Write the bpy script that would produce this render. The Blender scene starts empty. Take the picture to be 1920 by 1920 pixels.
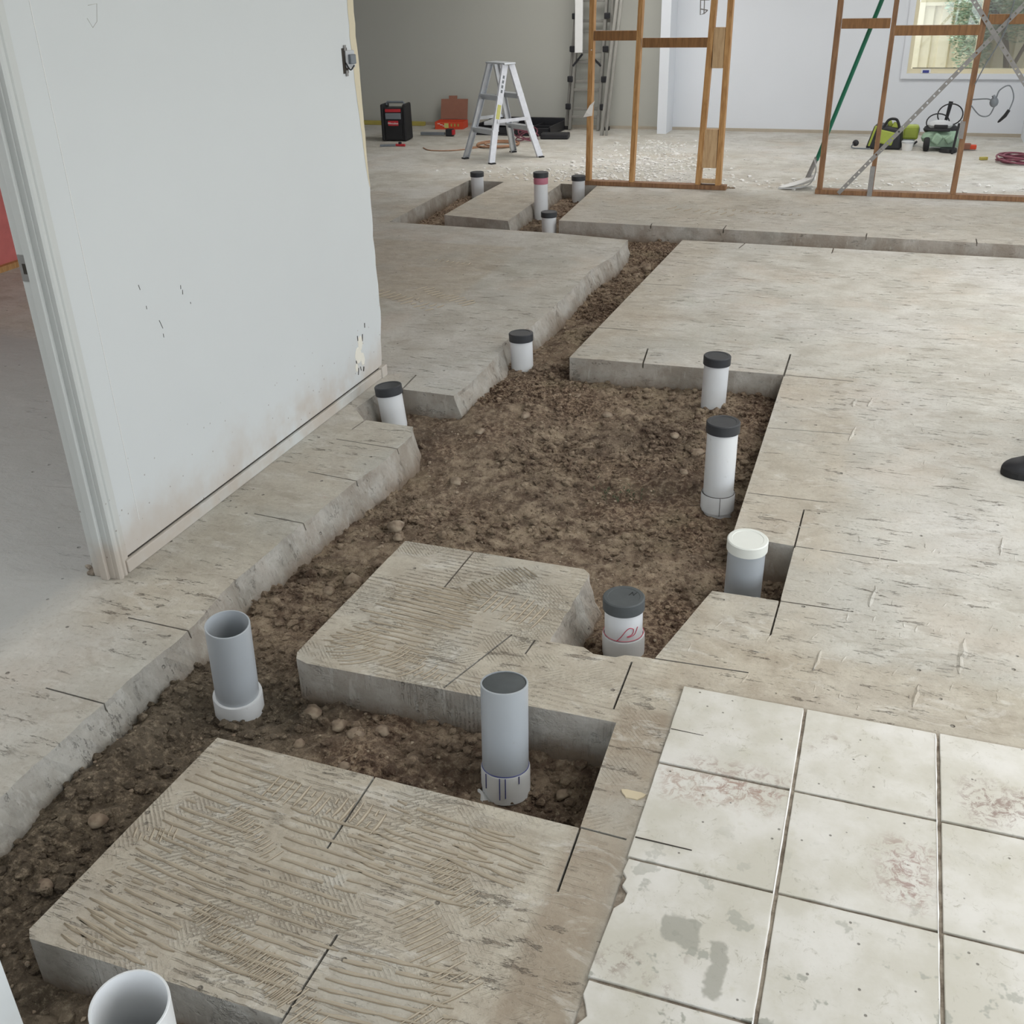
import bpy, bmesh, math, random
from math import sin, cos, pi, radians, atan2, hypot, sqrt
from mathutils import Vector, Matrix, noise
random.seed(7)
S = bpy.context.scene
COL = S.collection

# ------------------------------------------------------------------ camera
cam_d = bpy.data.cameras.new('camera'); cam = bpy.data.objects.new('camera', cam_d); COL.objects.link(cam)
cam_d.sensor_width = 36; cam_d.lens = 36 * 1948.79 / 1920; cam_d.clip_start = 0.05; cam_d.clip_end = 200
r_ = Vector((0.9433825732, 0.3308458822, -0.0238814326))
d_ = Vector((0.1329783297, -0.4431695008, -0.8865199137))
f_ = Vector((-0.3038849855, 0.8331517224, -0.4620737169))
m = Matrix((r_, -d_, -f_)).transposed().to_4x4(); m.translation = Vector((0, 0, 1.6)); cam.matrix_world = m
S.camera = cam
S.view_settings.view_transform = 'Standard'; S.view_settings.look = 'None'; S.view_settings.gamma = 1
S.view_settings.use_curve_mapping = False
S.view_settings.exposure = -0.03
S.cycles.adaptive_threshold = 0.04; S.cycles.max_bounces = 5; S.cycles.diffuse_bounces = 3; S.cycles.glossy_bounces = 2; S.cycles.transparent_max_bounces = 8
# ------------------------------------------------------------------ sky: bright overcast day
W = bpy.data.worlds.new('sky'); S.world = W; W.use_nodes = True
bg = W.node_tree.nodes['Background']; bg.inputs[0].default_value = (0.88, 0.94, 1.0, 1); bg.inputs[1].default_value = 3.2
# portals: sample the sky through the real openings of the room (emit nothing themselves)
def portal(loc, rot, sx, sy):
    l = bpy.data.lights.new('opening_portal', 'AREA'); l.shape = 'RECTANGLE'; l.size = sx; l.size_y = sy; l.cycles.is_portal = True
    o = bpy.data.objects.new('opening_portal', l); COL.objects.link(o); o.location = loc; o.rotation_euler = rot
RX = 3.6      # right wall plane
OPEN_R = [(-1.6, 1.6), (2.3, 6.3)]          # glazed openings in the right wall (y ranges)
for a, b in OPEN_R: portal((RX, (a + b) / 2, 1.14), (0, pi / 2, 0), 2.26, b - a)
portal((2.37, 8.75 + .55, 1.14), (pi / 2, 0, 0), .1, .1)
FAR_R = (8.9, 10.45)                       # glazed opening in the far room
portal((1.2, sum(FAR_R) / 2, 1.2), (0, pi / 2, 0), 2.3, FAR_R[1] - FAR_R[0])
portal((0.53, 12.0, 1.35), (-pi / 2, 0, 0), 1.1, 1.5)
portal((0.4, -2.5, 1.14), (pi / 2, 0, 0), 2.8, 2.2)
portal((-8.0, 1.9, 1.3), (0, -pi / 2, 0), 1.9, 2.8)
# unseen overhead area lights, added to brighten the floor and rooms
def overhead_fill(x, y, sx, sy, watts):
    l = bpy.data.lights.new('overhead_fill', 'AREA'); l.shape = 'RECTANGLE'; l.size = sx; l.size_y = sy; l.energy = watts; l.color = (1.0, .99, .97)
    o = bpy.data.objects.new('overhead_fill', l); COL.objects.link(o); o.location = (x, y, 2.44)
overhead_fill(1.3, 2.6, 1.6, 1.6, 42); overhead_fill(.8, 6.0, 1.8, 1.6, 48); overhead_fill(-2.8, 10.0, 2.0, 1.6, 48); overhead_fill(.3, 10.2, 1.4, 1.0, 24); overhead_fill(-3.6, 1.2, 1.4, 1.4, 30)

# ------------------------------------------------------------------ node helper
class Mat:
    def __init__(s, name, rough=0.7, metal=0.0):
        s.m = bpy.data.materials.new(name); s.m.use_nodes = True; s.t = s.m.node_tree
        s.b = s.t.nodes['Principled BSDF']; s.b.inputs['Roughness'].default_value = rough; s.b.inputs['Metallic'].default_value = metal
        s._co = None
    def n(s, typ, **kw):
        x = s.t.nodes.new(typ)
        for k, v in kw.items(): setattr(x, k, v)
        return x
    def put(s, sock, v):
        if v is None: return
        if isinstance(v, bpy.types.NodeSocket): s.t.links.new(v, sock)
        else: sock.default_value = v
    @property
    def co(s):
        if s._co is None: s._co = s.n('ShaderNodeTexCoord').outputs['Object']
        return s._co
    def scaled(s, v, rot=0.0, src=None):
        mp = s.n('ShaderNodeMapping'); s.put(mp.inputs[0], src or s.co); mp.inputs['Scale'].default_value = v; mp.inputs['Rotation'].default_value = (0, 0, rot)
        return mp.outputs[0]
    def noise(s, scale, detail=4, rough=0.6, vec=None, dist=0.0):
        x = s.n('ShaderNodeTexNoise'); s.put(x.inputs['Vector'], vec or s.co)
        x.inputs['Scale'].default_value = scale; x.inputs['Detail'].default_value = detail; x.inputs['Roughness'].default_value = rough; x.inputs['Distortion'].default_value = dist
        return x.outputs['Fac']
    def vor(s, scale, feature='F1', vec=None):
        x = s.n('ShaderNodeTexVoronoi', feature=feature); s.put(x.inputs['Vector'], vec or s.co); x.inputs['Scale'].default_value = scale
        return x.outputs['Distance']
    def wave(s, scale, dist=0.0, vec=None, detail=1.0, dscale=1.0, dir='X'):
        x = s.n('ShaderNodeTexWave', bands_direction=dir); s.put(x.inputs['Vector'], vec or s.co)
        x.inputs['Scale'].default_value = scale; x.inputs['Distortion'].default_value = dist; x.inputs['Detail'].default_value = detail; x.inputs['Detail Scale'].default_value = dscale
        return x.outputs['Fac']
    def math(s, op, a, b=None, c=None, clamp=False):
        x = s.n('ShaderNodeMath', operation=op, use_clamp=clamp); s.put(x.inputs[0], a)
        if b is not None: s.put(x.inputs[1], b)
        if c is not None: s.put(x.inputs[2], c)
        return x.outputs[0]
    def step(s, v, lo, hi):
        x = s.n('ShaderNodeMapRange'); x.interpolation_type = 'SMOOTHSTEP'; s.put(x.inputs[0], v); x.inputs[1].default_value = lo; x.inputs[2].default_value = hi
        return x.outputs[0]
    def mix(s, f, a, b):
        x = s.n('ShaderNodeMix', data_type='RGBA'); s.put(x.inputs[0], f)
        for i, c in ((6, a), (7, b)):
            s.put(x.inputs[i], c if isinstance(c, bpy.types.NodeSocket) else (*c, 1))
        return x.outputs[2]
    def xyz(s, vec=None):
        x = s.n('ShaderNodeSeparateXYZ'); s.put(x.inputs[0], vec or s.co); return x.outputs
    def box(s, x0, x1, y0, y1, soft=0.05, wob=0.0, wscale=3.0):
        o = s.xyz(); X, Y = o[0], o[1]
        if wob:
            w = s.math('MULTIPLY', s.math('SUBTRACT', s.noise(wscale, 3), .5), wob)
            X = s.math('ADD', X, w); Y = s.math('ADD', Y, w)
        a = s.step(X, x0 - soft, x0 + soft); b = s.step(X, x1 + soft, x1 - soft); b = s.math('SUBTRACT', 1.0, s.step(X, x1 - soft, x1 + soft))
        c = s.step(Y, y0 - soft, y0 + soft); d = s.math('SUBTRACT', 1.0, s.step(Y, y1 - soft, y1 + soft))
        return s.math('MULTIPLY', s.math('MULTIPLY', a, b), s.math('MULTIPLY', c, d))
    def bump(s, h, strength=.5, dist=.005, prev=None):
        x = s.n('ShaderNodeBump'); s.put(x.inputs['Height'], h); x.inputs['Strength'].default_value = strength; x.inputs['Distance'].default_value = dist
        if prev is not None: s.put(x.inputs['Normal'], prev)
        return x.outputs[0]
    def done(s, col=None, normal=None, rough=None):
        if col is not None: s.put(s.b.inputs['Base Color'], col if isinstance(col, bpy.types.NodeSocket) else (*col, 1))
        if normal is not None: s.put(s.b.inputs['Normal'], normal)
        if rough is not None: s.put(s.b.inputs['Roughness'], rough)
        return s.m

def sr(r, g, b):
    f = lambda c: (c / 255 / 12.92) if c / 255 <= .04045 else ((c / 255 + .055) / 1.055) ** 2.4
    return (f(r), f(g), f(b))

def simple(name, rgb, rough=.6, metal=0., vary=.12, scale=20, bump=0.0, bdist=.002):
    M = Mat(name, rough, metal); n = M.noise(scale, 4)
    a = tuple(c * (1 - vary) for c in rgb); b = tuple(min(1, c * (1 + vary)) for c in rgb)
    nrm = M.bump(n, bump, bdist) if bump else None
    return M.done(M.mix(n, a, b), nrm)

# ------------------------------------------------------------------ concrete of the slab
def concrete():
    M = Mat('concrete_slab', .78)
    big = M.noise(0.9, 4, .55); mid = M.noise(4.5, 6, .65)
    streak = M.noise(6.0, 5, .68, M.scaled((.7, 2.0, 1), .12), 1.2)       # float marks run across the room
    fine = M.noise(70, 5, .7)
    top = M.mix(M.step(mid, .35, .65), sr(182, 177, 166), sr(204, 201, 192))
    top = M.mix(M.math('MULTIPLY', M.step(big, .42, .66), .6), top, sr(214, 212, 208))
    top = M.mix(M.math('MULTIPLY', M.step(M.noise(2.2, 4, .6), .48, .7), .4), top, sr(198, 184, 168))
    top = M.mix(M.math('MULTIPLY', M.step(M.noise(1.7, 5, .6, M.scaled((1, 1, 1), .6)), .55, .72), .3), top, sr(176, 178, 164))
    # soil-brown staining tramped on the concrete round the cuts
    brown = M.mix(M.step(M.noise(11, 6, .7), .35, .65), sr(172, 159, 140), sr(198, 188, 170))
    for bx_, amt in (((-1.4, -.33, .9, 2.62, .03, .06, 8), .72), ((-2.0, -1.62, 1.9, 3.6, .1, .25, 5), .6), ((-.36, -.02, 2.1, 4.5, .07, .22, 5), .55),
                     ((-3.35, -2.2, 5.1, 6.42, .03, .03, 5), .6), ((-3.2, 3.4, 7.15, 8.4, .15, .5, 3), .35), ((-.4, .5, 2.05, 2.35, .04, .08, 9), .6),
                     ((-1.35, -1.0, 4.4, 6.9, .08, .3, 3), .5), ((-3.5, -2.2, 6.9, 9.0, .1, .2, 3), .5)):
        top = M.mix(M.math('MULTIPLY', M.box(*bx_[:4], soft=bx_[4], wob=bx_[5], wscale=bx_[6]), amt), top, brown)
    top = M.mix(M.math('MULTIPLY', M.box(-.46, -.33, .9, 2.0, .02, .05, 12), .45), top, sr(140, 120, 98))
    top = M.mix(M.math('MULTIPLY', M.box(-9, -2.1, -1, 4.1, .04, .03, 4), .55), top, sr(180, 181, 178))
    greyed = M.math('MULTIPLY', M.step(M.noise(2.0, 5, .6, M.scaled((1, 1, 1), .9)), .5, .66), .5)
    top = M.mix(greyed, top, sr(186, 184, 176))
    red = M.math('MULTIPLY', M.step(M.noise(3.1, 4, .6, M.scaled((1, 1.6, 1), 1.1)), .66, .76), M.step(M.noise(24, 3), .5, .7))
    top = M.mix(M.math('MULTIPLY', red, .5), top, sr(160, 104, 90))
    st_ = M.math('MULTIPLY', M.step(streak, .52, .66), .30)
    top = M.mix(st_, top, sr(148, 136, 120))
    top = M.mix(M.math('MULTIPLY', M.step(M.noise(8, 5, .75, M.scaled((.7, 1.5, 1), .12), 1.0), .54, .66), .4), top, sr(222, 219, 212))
    pit2 = M.math('SUBTRACT', 1.0, M.step(M.vor(11), .03, .07))
    sc = M.math('MULTIPLY', M.step(M.noise(15, 6, .85, M.scaled((.5, 2.1, 1), .1)), .575, .62), M.step(M.noise(3.0, 4), .42, .58)); sc = M.math('MULTIPLY', sc, M.math('MULTIPLY_ADD', M.step(M.xyz()[0], -2.3, -2.05), .8, .2))
    top = M.mix(M.math('MULTIPLY', sc, .55), top, sr(118, 104, 88))
    top = M.mix(M.math('MULTIPLY', pit2, .6), top, sr(92, 84, 76))
    top = M.mix(M.math('MULTIPLY', M.step(fine, .5, .7), .28), top, sr(128, 116, 100))  # fine dark noise painted in as shade in small cavities
    top = M.mix(M.math('MULTIPLY', M.step(M.noise(48, 6, .8), .55, .7), .25), top, sr(230, 224, 214))
    top = M.mix(M.math('MULTIPLY', M.box(-9, -2.17, -1, 3.98, .03, .03, 4), .7), top, M.mix(M.noise(3, 5, .6), sr(166, 168, 166), sr(190, 191, 190)))
    top = M.mix(M.math('MULTIPLY', M.box(-.34, 2, 2.095, 2.12, .008, .012, 9), .6), top, sr(128, 116, 100))  # dark line at the tile edge: adhesive plus a painted contact shadow
    # cross-combed adhesive film on the two near pieces of slab
    film = M.math('MULTIPLY', M.box(-1.4, -.36, .8, 2.62, .02, .03, 8), 1.0)
    w1 = M.wave(30, 1.2, M.scaled((1, 1, 1), .95), 2, 2); w2 = M.wave(36, 1.2, M.scaled((1, 1, 1), -.75), 2, 2); w3 = M.wave(17, 1.5, M.scaled((1, 1, 1), 1.62), 2, 2)
    m1 = M.step(M.noise(5.5, 3), .54, .60); m2 = M.step(M.noise(4.5, 3, .6, M.scaled((1, 1, 1), 2.2)), .52, .60); m3 = M.step(M.noise(4.0, 3, .6, M.scaled((1, 1, 1), 4.1)), .44, .54)
    comb = M.math('MULTIPLY', film, M.math('MAXIMUM', M.math('MAXIMUM', M.math('MULTIPLY', M.step(w1, .6, .85), m1), M.math('MULTIPLY', M.step(w2, .6, .85), m2)), M.math('MULTIPLY', M.step(w3, .72, .92), m3)))
    comb = M.math('MULTIPLY', comb, M.step(M.noise(30, 4, .7), .38, .55))
    comb = M.math('MULTIPLY', comb, M.math('MULTIPLY_ADD', M.box(-1.5, -.7, .5, 3, .1, .3, 3), .65, .35))
    top = M.mix(M.math('MULTIPLY', comb, .34), top, sr(126, 112, 92))
    z = M.xyz()[2]; yy = M.xyz()[1]
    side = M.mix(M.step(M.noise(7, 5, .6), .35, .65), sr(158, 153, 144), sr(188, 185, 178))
    side = M.mix(M.math('MULTIPLY', M.step(M.noise(60, 6, .8), .52, .68), .4), side, sr(124, 116, 106))
    side = M.mix(M.math('MULTIPLY', M.step(M.noise(26, 3, .8, M.scaled((1, 1, .25))), .55, .66), .4), side, sr(206, 204, 198))
    dusty = M.math('MULTIPLY_ADD', M.step(yy, 1.5, 2.2), .3, .0)
    side = M.mix(M.math('MULTIPLY', dusty, M.step(M.noise(5, 4), .3, .6)), side, sr(150, 130, 110))
    dirt = M.math('MULTIPLY', M.math('SUBTRACT', 1.0, M.step(M.math('ADD', z, M.math('MULTIPLY', M.noise(9, 5, .7), .1)), -.085, -.01)), .8)
    side = M.mix(dirt, side, sr(124, 106, 88))
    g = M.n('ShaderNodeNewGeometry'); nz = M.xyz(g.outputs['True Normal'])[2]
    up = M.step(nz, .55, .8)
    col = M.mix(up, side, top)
    h = M.math('ADD', M.math('MULTIPLY', streak, .5), M.math('MULTIPLY', M.noise(38, 6, .7), .35))
    h = M.math('SUBTRACT', h, M.math('MULTIPLY', comb, .5)); h = M.math('SUBTRACT', h, M.math('MULTIPLY', sc, .5)); h = M.math('SUBTRACT', h, pit2)
    nrm = M.bump(h, .9, .010); nrm = M.bump(M.noise(110, 5, .75), .5, .0022, nrm)
    return M.done(col, nrm)
MAT_CONC = concrete()

def soil():
    M = Mat('excavated_soil', .97)
    a = M.noise(1.6, 5, .6); b = M.noise(14, 6, .7); c = M.noise(55, 5, .75)
    col = M.mix(M.step(b, .36, .64), sr(112, 92, 76), sr(188, 168, 144))
    col = M.mix(M.step(a, .42, .62), col, M.mix(M.step(c, .42, .58), sr(96, 74, 60), sr(170, 146, 122)))
    col = M.mix(M.math('MULTIPLY', M.step(M.noise(2.6, 4), .56, .7), .5), col, sr(182, 166, 138))
    wet = M.math('MULTIPLY', M.step(M.noise(2.1, 5, .65, M.scaled((1, 1, 1), 2)), .52, .66), .55)
    col = M.mix(wet, col, sr(84, 66, 54))
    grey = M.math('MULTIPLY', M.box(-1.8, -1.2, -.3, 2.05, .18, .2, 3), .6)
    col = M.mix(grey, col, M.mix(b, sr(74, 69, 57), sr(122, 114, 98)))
    col = M.mix(M.math('MULTIPLY', M.step(c, .52, .68), .5), col, sr(204, 188, 164))
    nrm = M.bump(M.math('ADD', M.math('MULTIPLY', c, .6), M.noise(140, 4, .7)), 1.0, .012)
    return M.done(col, nrm)
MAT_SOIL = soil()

def stonemat():
    M = Mat('pebble_stone', .9)
    n = M.noise(16, 3); o = M.n('ShaderNodeObjectInfo')
    col = M.mix(M.step(n, .35, .65), sr(124, 106, 90), sr(176, 160, 140))
    col = M.mix(M.math('MULTIPLY', M.step(M.noise(31, 2), .62, .75), .6), col, sr(196, 186, 168))
    return M.done(col, M.bump(M.noise(120, 4), .6, .002))
MAT_STONE = stonemat()

def wallpaint(name, base, dirty=True, xplane=True):
    M = Mat(name, .6)
    n = M.noise(1.2, 3)
    col = M.mix(n, tuple(c * .96 for c in base), tuple(min(1, c * 1.03) for c in base))
    if dirty:
        o = M.xyz(); z = o[2]
        low = M.math('SUBTRACT', 1.0, M.step(M.math('ADD', z, M.math('MULTIPLY', M.math('SUBTRACT', M.noise(5, 4), .5), .28)), .03, .26))
        col = M.mix(M.math('MULTIPLY', M.math('MULTIPLY', low, M.step(M.noise(3.2, 4, .6), .36, .62)), .62), col, sr(186, 168, 150))
        sp = M.math('MULTIPLY', M.math('SUBTRACT', 1.0, M.step(M.vor(26), .05, .1)), M.math('SUBTRACT', 1.0, M.step(z, .2, .42)))
        col = M.mix(M.math('MULTIPLY', sp, .6), col, sr(120, 106, 92))
    return M.done(col, M.bump(M.noise(60, 3), .08, .002))
MAT_WALL = wallpaint('white_wall_paint', sr(215, 219, 220))
MAT_WALLB = wallpaint('back_wall_paint', sr(226, 230, 236), False)
MAT_TRIM = wallpaint('gloss_trim_paint', sr(208, 211, 209)); MAT_TRIM.node_tree.nodes['Principled BSDF'].inputs['Roughness'].default_value = .35
MAT_CEIL = simple('ceiling_paint', sr(225, 225, 220), .8, vary=.02)
MAT_GREYWALL = simple('grey_wall_paint', sr(190, 190, 182), .75, vary=.03, scale=2)
MAT_PINK = simple('pink_insulation', sr(206, 116, 112), .9, vary=.2, scale=9, bump=.6, bdist=.02)
MAT_DARK = simple('dark_gap', sr(62, 56, 50), .9)

def tilemat():
    M = Mat('cream_tile', .42)
    oi = M.n('ShaderNodeObjectInfo').outputs['Random']
    n = M.noise(5.5, 5, .6); b = M.noise(16, 6, .7)
    col = M.mix(M.step(n, .35, .68), sr(202, 198, 186), sr(222, 219, 213))
    col = M.mix(M.math('MULTIPLY', M.step(b, .55, .7), .4), col, sr(196, 192, 174))
    # missing glaze: grey blotches, mostly on the near tiles
    near = M.math('SUBTRACT', 1.0, M.step(M.xyz()[1], 1.25, 1.75))
    blot = M.math('MULTIPLY', M.step(M.noise(13, 4, .6), .60, .64), M.math('MULTIPLY_ADD', near, .75, .08))
    col = M.mix(blot, col, sr(160, 160, 150))
    sm = M.math('MULTIPLY', M.step(M.noise(4.2, 4, .6, M.scaled((1, 1, 1), .7)), .60, .72), M.step(M.noise(34, 5, .75, M.scaled((1, 1, 1), .4)), .5, .62))
    col = M.mix(M.math('MULTIPLY', sm, .75), col, sr(128, 104, 92))
    sc = M.step(M.noise(42, 6, .8, M.scaled((1.4, .6, 1), .5)), .64, .70)
    col = M.mix(M.math('MULTIPLY', sc, .5), col, sr(150, 142, 124))
    g1 = M.math('MULTIPLY', M.step(M.noise(30, 6, .85, None, 1.5), .56, .64), M.step(M.noise(7, 4), .4, .6))
    col = M.mix(M.math('MULTIPLY', g1, .55), col, sr(152, 146, 128))
    for x0, x1, y0, y1, w, c_ in ((.15, .26, 1.56, 1.72, .10, (140, 100, 92)), (.31, .5, 1.83, 1.96, .12, (120, 84, 74)), (-.2, -.045, 1.76, 1.81, .06, (140, 98, 92)), (-.31, -.05, 1.72, 1.81, .12, (168, 144, 130)), (-.26, -.04, 1.825, 1.85, .04, (140, 106, 96))):
        k_ = M.math('MULTIPLY', M.box(x0, x1, y0, y1, .03, w, 9), M.step(M.noise(38, 7, .8, None, 1.0), .46, .6))
        col = M.mix(M.math('MULTIPLY', k_, .7), col, sr(*c_))
    for x0, x1, y0, y1 in ((-.22, -.15, 1.33, 1.40), (-.125, -.10, 1.24, 1.37)):
        col = M.mix(M.math('MULTIPLY', M.box(x0, x1, y0, y1, .004, .05, 18), .8), col, sr(160, 158, 148))
    pit = M.math('SUBTRACT', 1.0, M.step(M.vor(26), .05, .09))
    col = M.mix(M.math('MULTIPLY', pit, .75), col, sr(84, 78, 70))
    h = M.math('SUBTRACT', M.math('MULTIPLY', M.noise(20, 5, .7), .5), M.math('ADD', pit, M.math('MULTIPLY', sc, .4)))
    return M.done(col, M.bump(h, .45, .003), M.math('MULTIPLY_ADD', b, .3, .3))
MAT_TILE = tilemat()
def groutmat():
    M = Mat('grey_grout', .9); n = M.noise(22, 5, .7)
    c = M.mix(M.step(n, .35, .65), sr(112, 100, 88), sr(170, 160, 146))
    return M.done(c, M.bump(M.noise(90, 4), .8, .003))
MAT_GROUT = groutmat()

def pvc(name, rgb):
    M = Mat(name, .34); z = M.xyz()[2]
    d = M.math('MULTIPLY', M.math('SUBTRACT', 1.0, M.step(M.math('ADD', z, M.math('MULTIPLY', M.noise(14, 4), .07)), .0, .07)), .35)
    col = M.mix(M.noise(8, 3), tuple(c * .95 for c in rgb), tuple(min(1, c * 1.03) for c in rgb))
    col = M.mix(d, col, sr(140, 124, 106))
    sc = M.math('MULTIPLY', M.step(M.noise(30, 5, .7), .64, .72), .35)
    return M.done(M.mix(sc, col, sr(150, 146, 140)))
MAT_PVC = pvc('white_pvc', sr(226, 228, 230)); MAT_PVCG = pvc('grey_pvc', sr(172, 177, 182))
MAT_CAP = simple('black_rubber_cap', sr(52, 54, 58), .5, vary=.25, scale=30)
MAT_CAPD = simple('dusty_black_cap', sr(78, 82, 84), .65, vary=.25, scale=25)
MAT_CAPW = simple('white_cap', sr(226, 228, 222), .4, vary=.04)
MAT_PINKTAPE = simple('pink_primer', sr(196, 122, 140), .5)
MAT_PENR = simple('red_marker', sr(196, 70, 92), .5); MAT_PENB = simple('blue_primer', sr(52, 60, 128), .45)
def wood(name, a, b):
    M = Mat(name, .6); n = M.noise(9, 5, .6, M.scaled((6, 6, .7)), .8); k = M.math('SUBTRACT', 1.0, M.step(M.vor(2.3), .04, .1))
    c = M.mix(M.step(n, .3, .7), a, b); c = M.mix(M.math('MULTIPLY', k, .7), c, sr(96, 56, 28))
    return M.done(c, M.bump(n, .2, .002))
MAT_PINE = wood('pine_framing', sr(164, 118, 68), sr(198, 154, 100))
MAT_PINEH = wood('pine_noggin', sr(122, 86, 50), sr(148, 106, 64))
MAT_PINEL = wood('pale_pine', sr(180, 146, 108), sr(204, 174, 134))
MAT_PINER = wood('reddish_pine_framing', sr(120, 86, 58), sr(150, 112, 78))
MAT_ALU = simple('aluminium', sr(205, 208, 212), .38, .75, vary=.15, scale=14)
MAT_ALUD = simple('dull_aluminium', sr(150, 148, 142), .5, .5, vary=.2, scale=14)
MAT_ALULIT = simple('lit_side_aluminium', sr(222, 224, 230), .45, .25, vary=.2, scale=22)  # paler copy of the aluminium: light on the ladder's bright side painted in
MAT_STEEL = simple('galvanised_steel', sr(146, 144, 142), .6, .2, vary=.2, scale=40)
MAT_BLACK = simple('black_plastic', sr(34, 34, 38), .5, vary=.3)
MAT_BLACKM = simple('matt_black_rubber', sr(28, 28, 30), .75, vary=.3)
MAT_RED = simple('red_plastic', sr(190, 44, 52), .45)
MAT_ORANGE = simple('orange_card', sr(214, 78, 48), .7, vary=.1)
MAT_KRAFT = simple('brown_card', sr(150, 104, 86), .85, vary=.15)
MAT_LIME = simple('lime_plastic', sr(158, 172, 70), .5, vary=.15)
MAT_MINT = simple('pale_green_plastic', sr(156, 184, 160), .5, vary=.2)
MAT_GREYP = simple('grey_plastic', sr(118, 124, 130), .5, vary=.15)
MAT_LGREY = simple('light_grey_plastic', sr(196, 198, 200), .5, vary=.08)
MAT_WHITEP = simple('white_plastic', sr(234, 234, 232), .45, vary=.05)
MAT_GREENH = simple('green_handle', sr(24, 110, 84), .4, vary=.15)
MAT_BLUE = simple('blue_label', sr(58, 66, 140), .5)
MAT_YEL = simple('yellow_label', sr(206, 204, 120), .5)
MAT_YELB = simple('yellow_bar', sr(180, 166, 84), .5)
MAT_MAROON = simple('maroon_cord', sr(128, 70, 84), .6)
MAT_ORCORD = simple('orange_cord', sr(168, 128, 100), .6)
MAT_CREAMF = simple('cream_window_frame', sr(232, 222, 190), .4, vary=.04)
MAT_PAPER = simple('white_paper', sr(236, 234, 230), .8, vary=.04)
MAT_DUST = simple('dusty_trim', sr(182, 172, 156), .8)
MAT_ADH = simple('tile_adhesive', sr(180, 168, 149), .85, vary=.12, scale=24, bump=.5, bdist=.003)
MAT_GDIRT = simple('dirt_in_grooves', sr(150, 136, 116), .95, vary=.12, scale=40)
MAT_CRUMB = simple('plaster_crumb', sr(240, 238, 234), .9, vary=.1)

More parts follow.
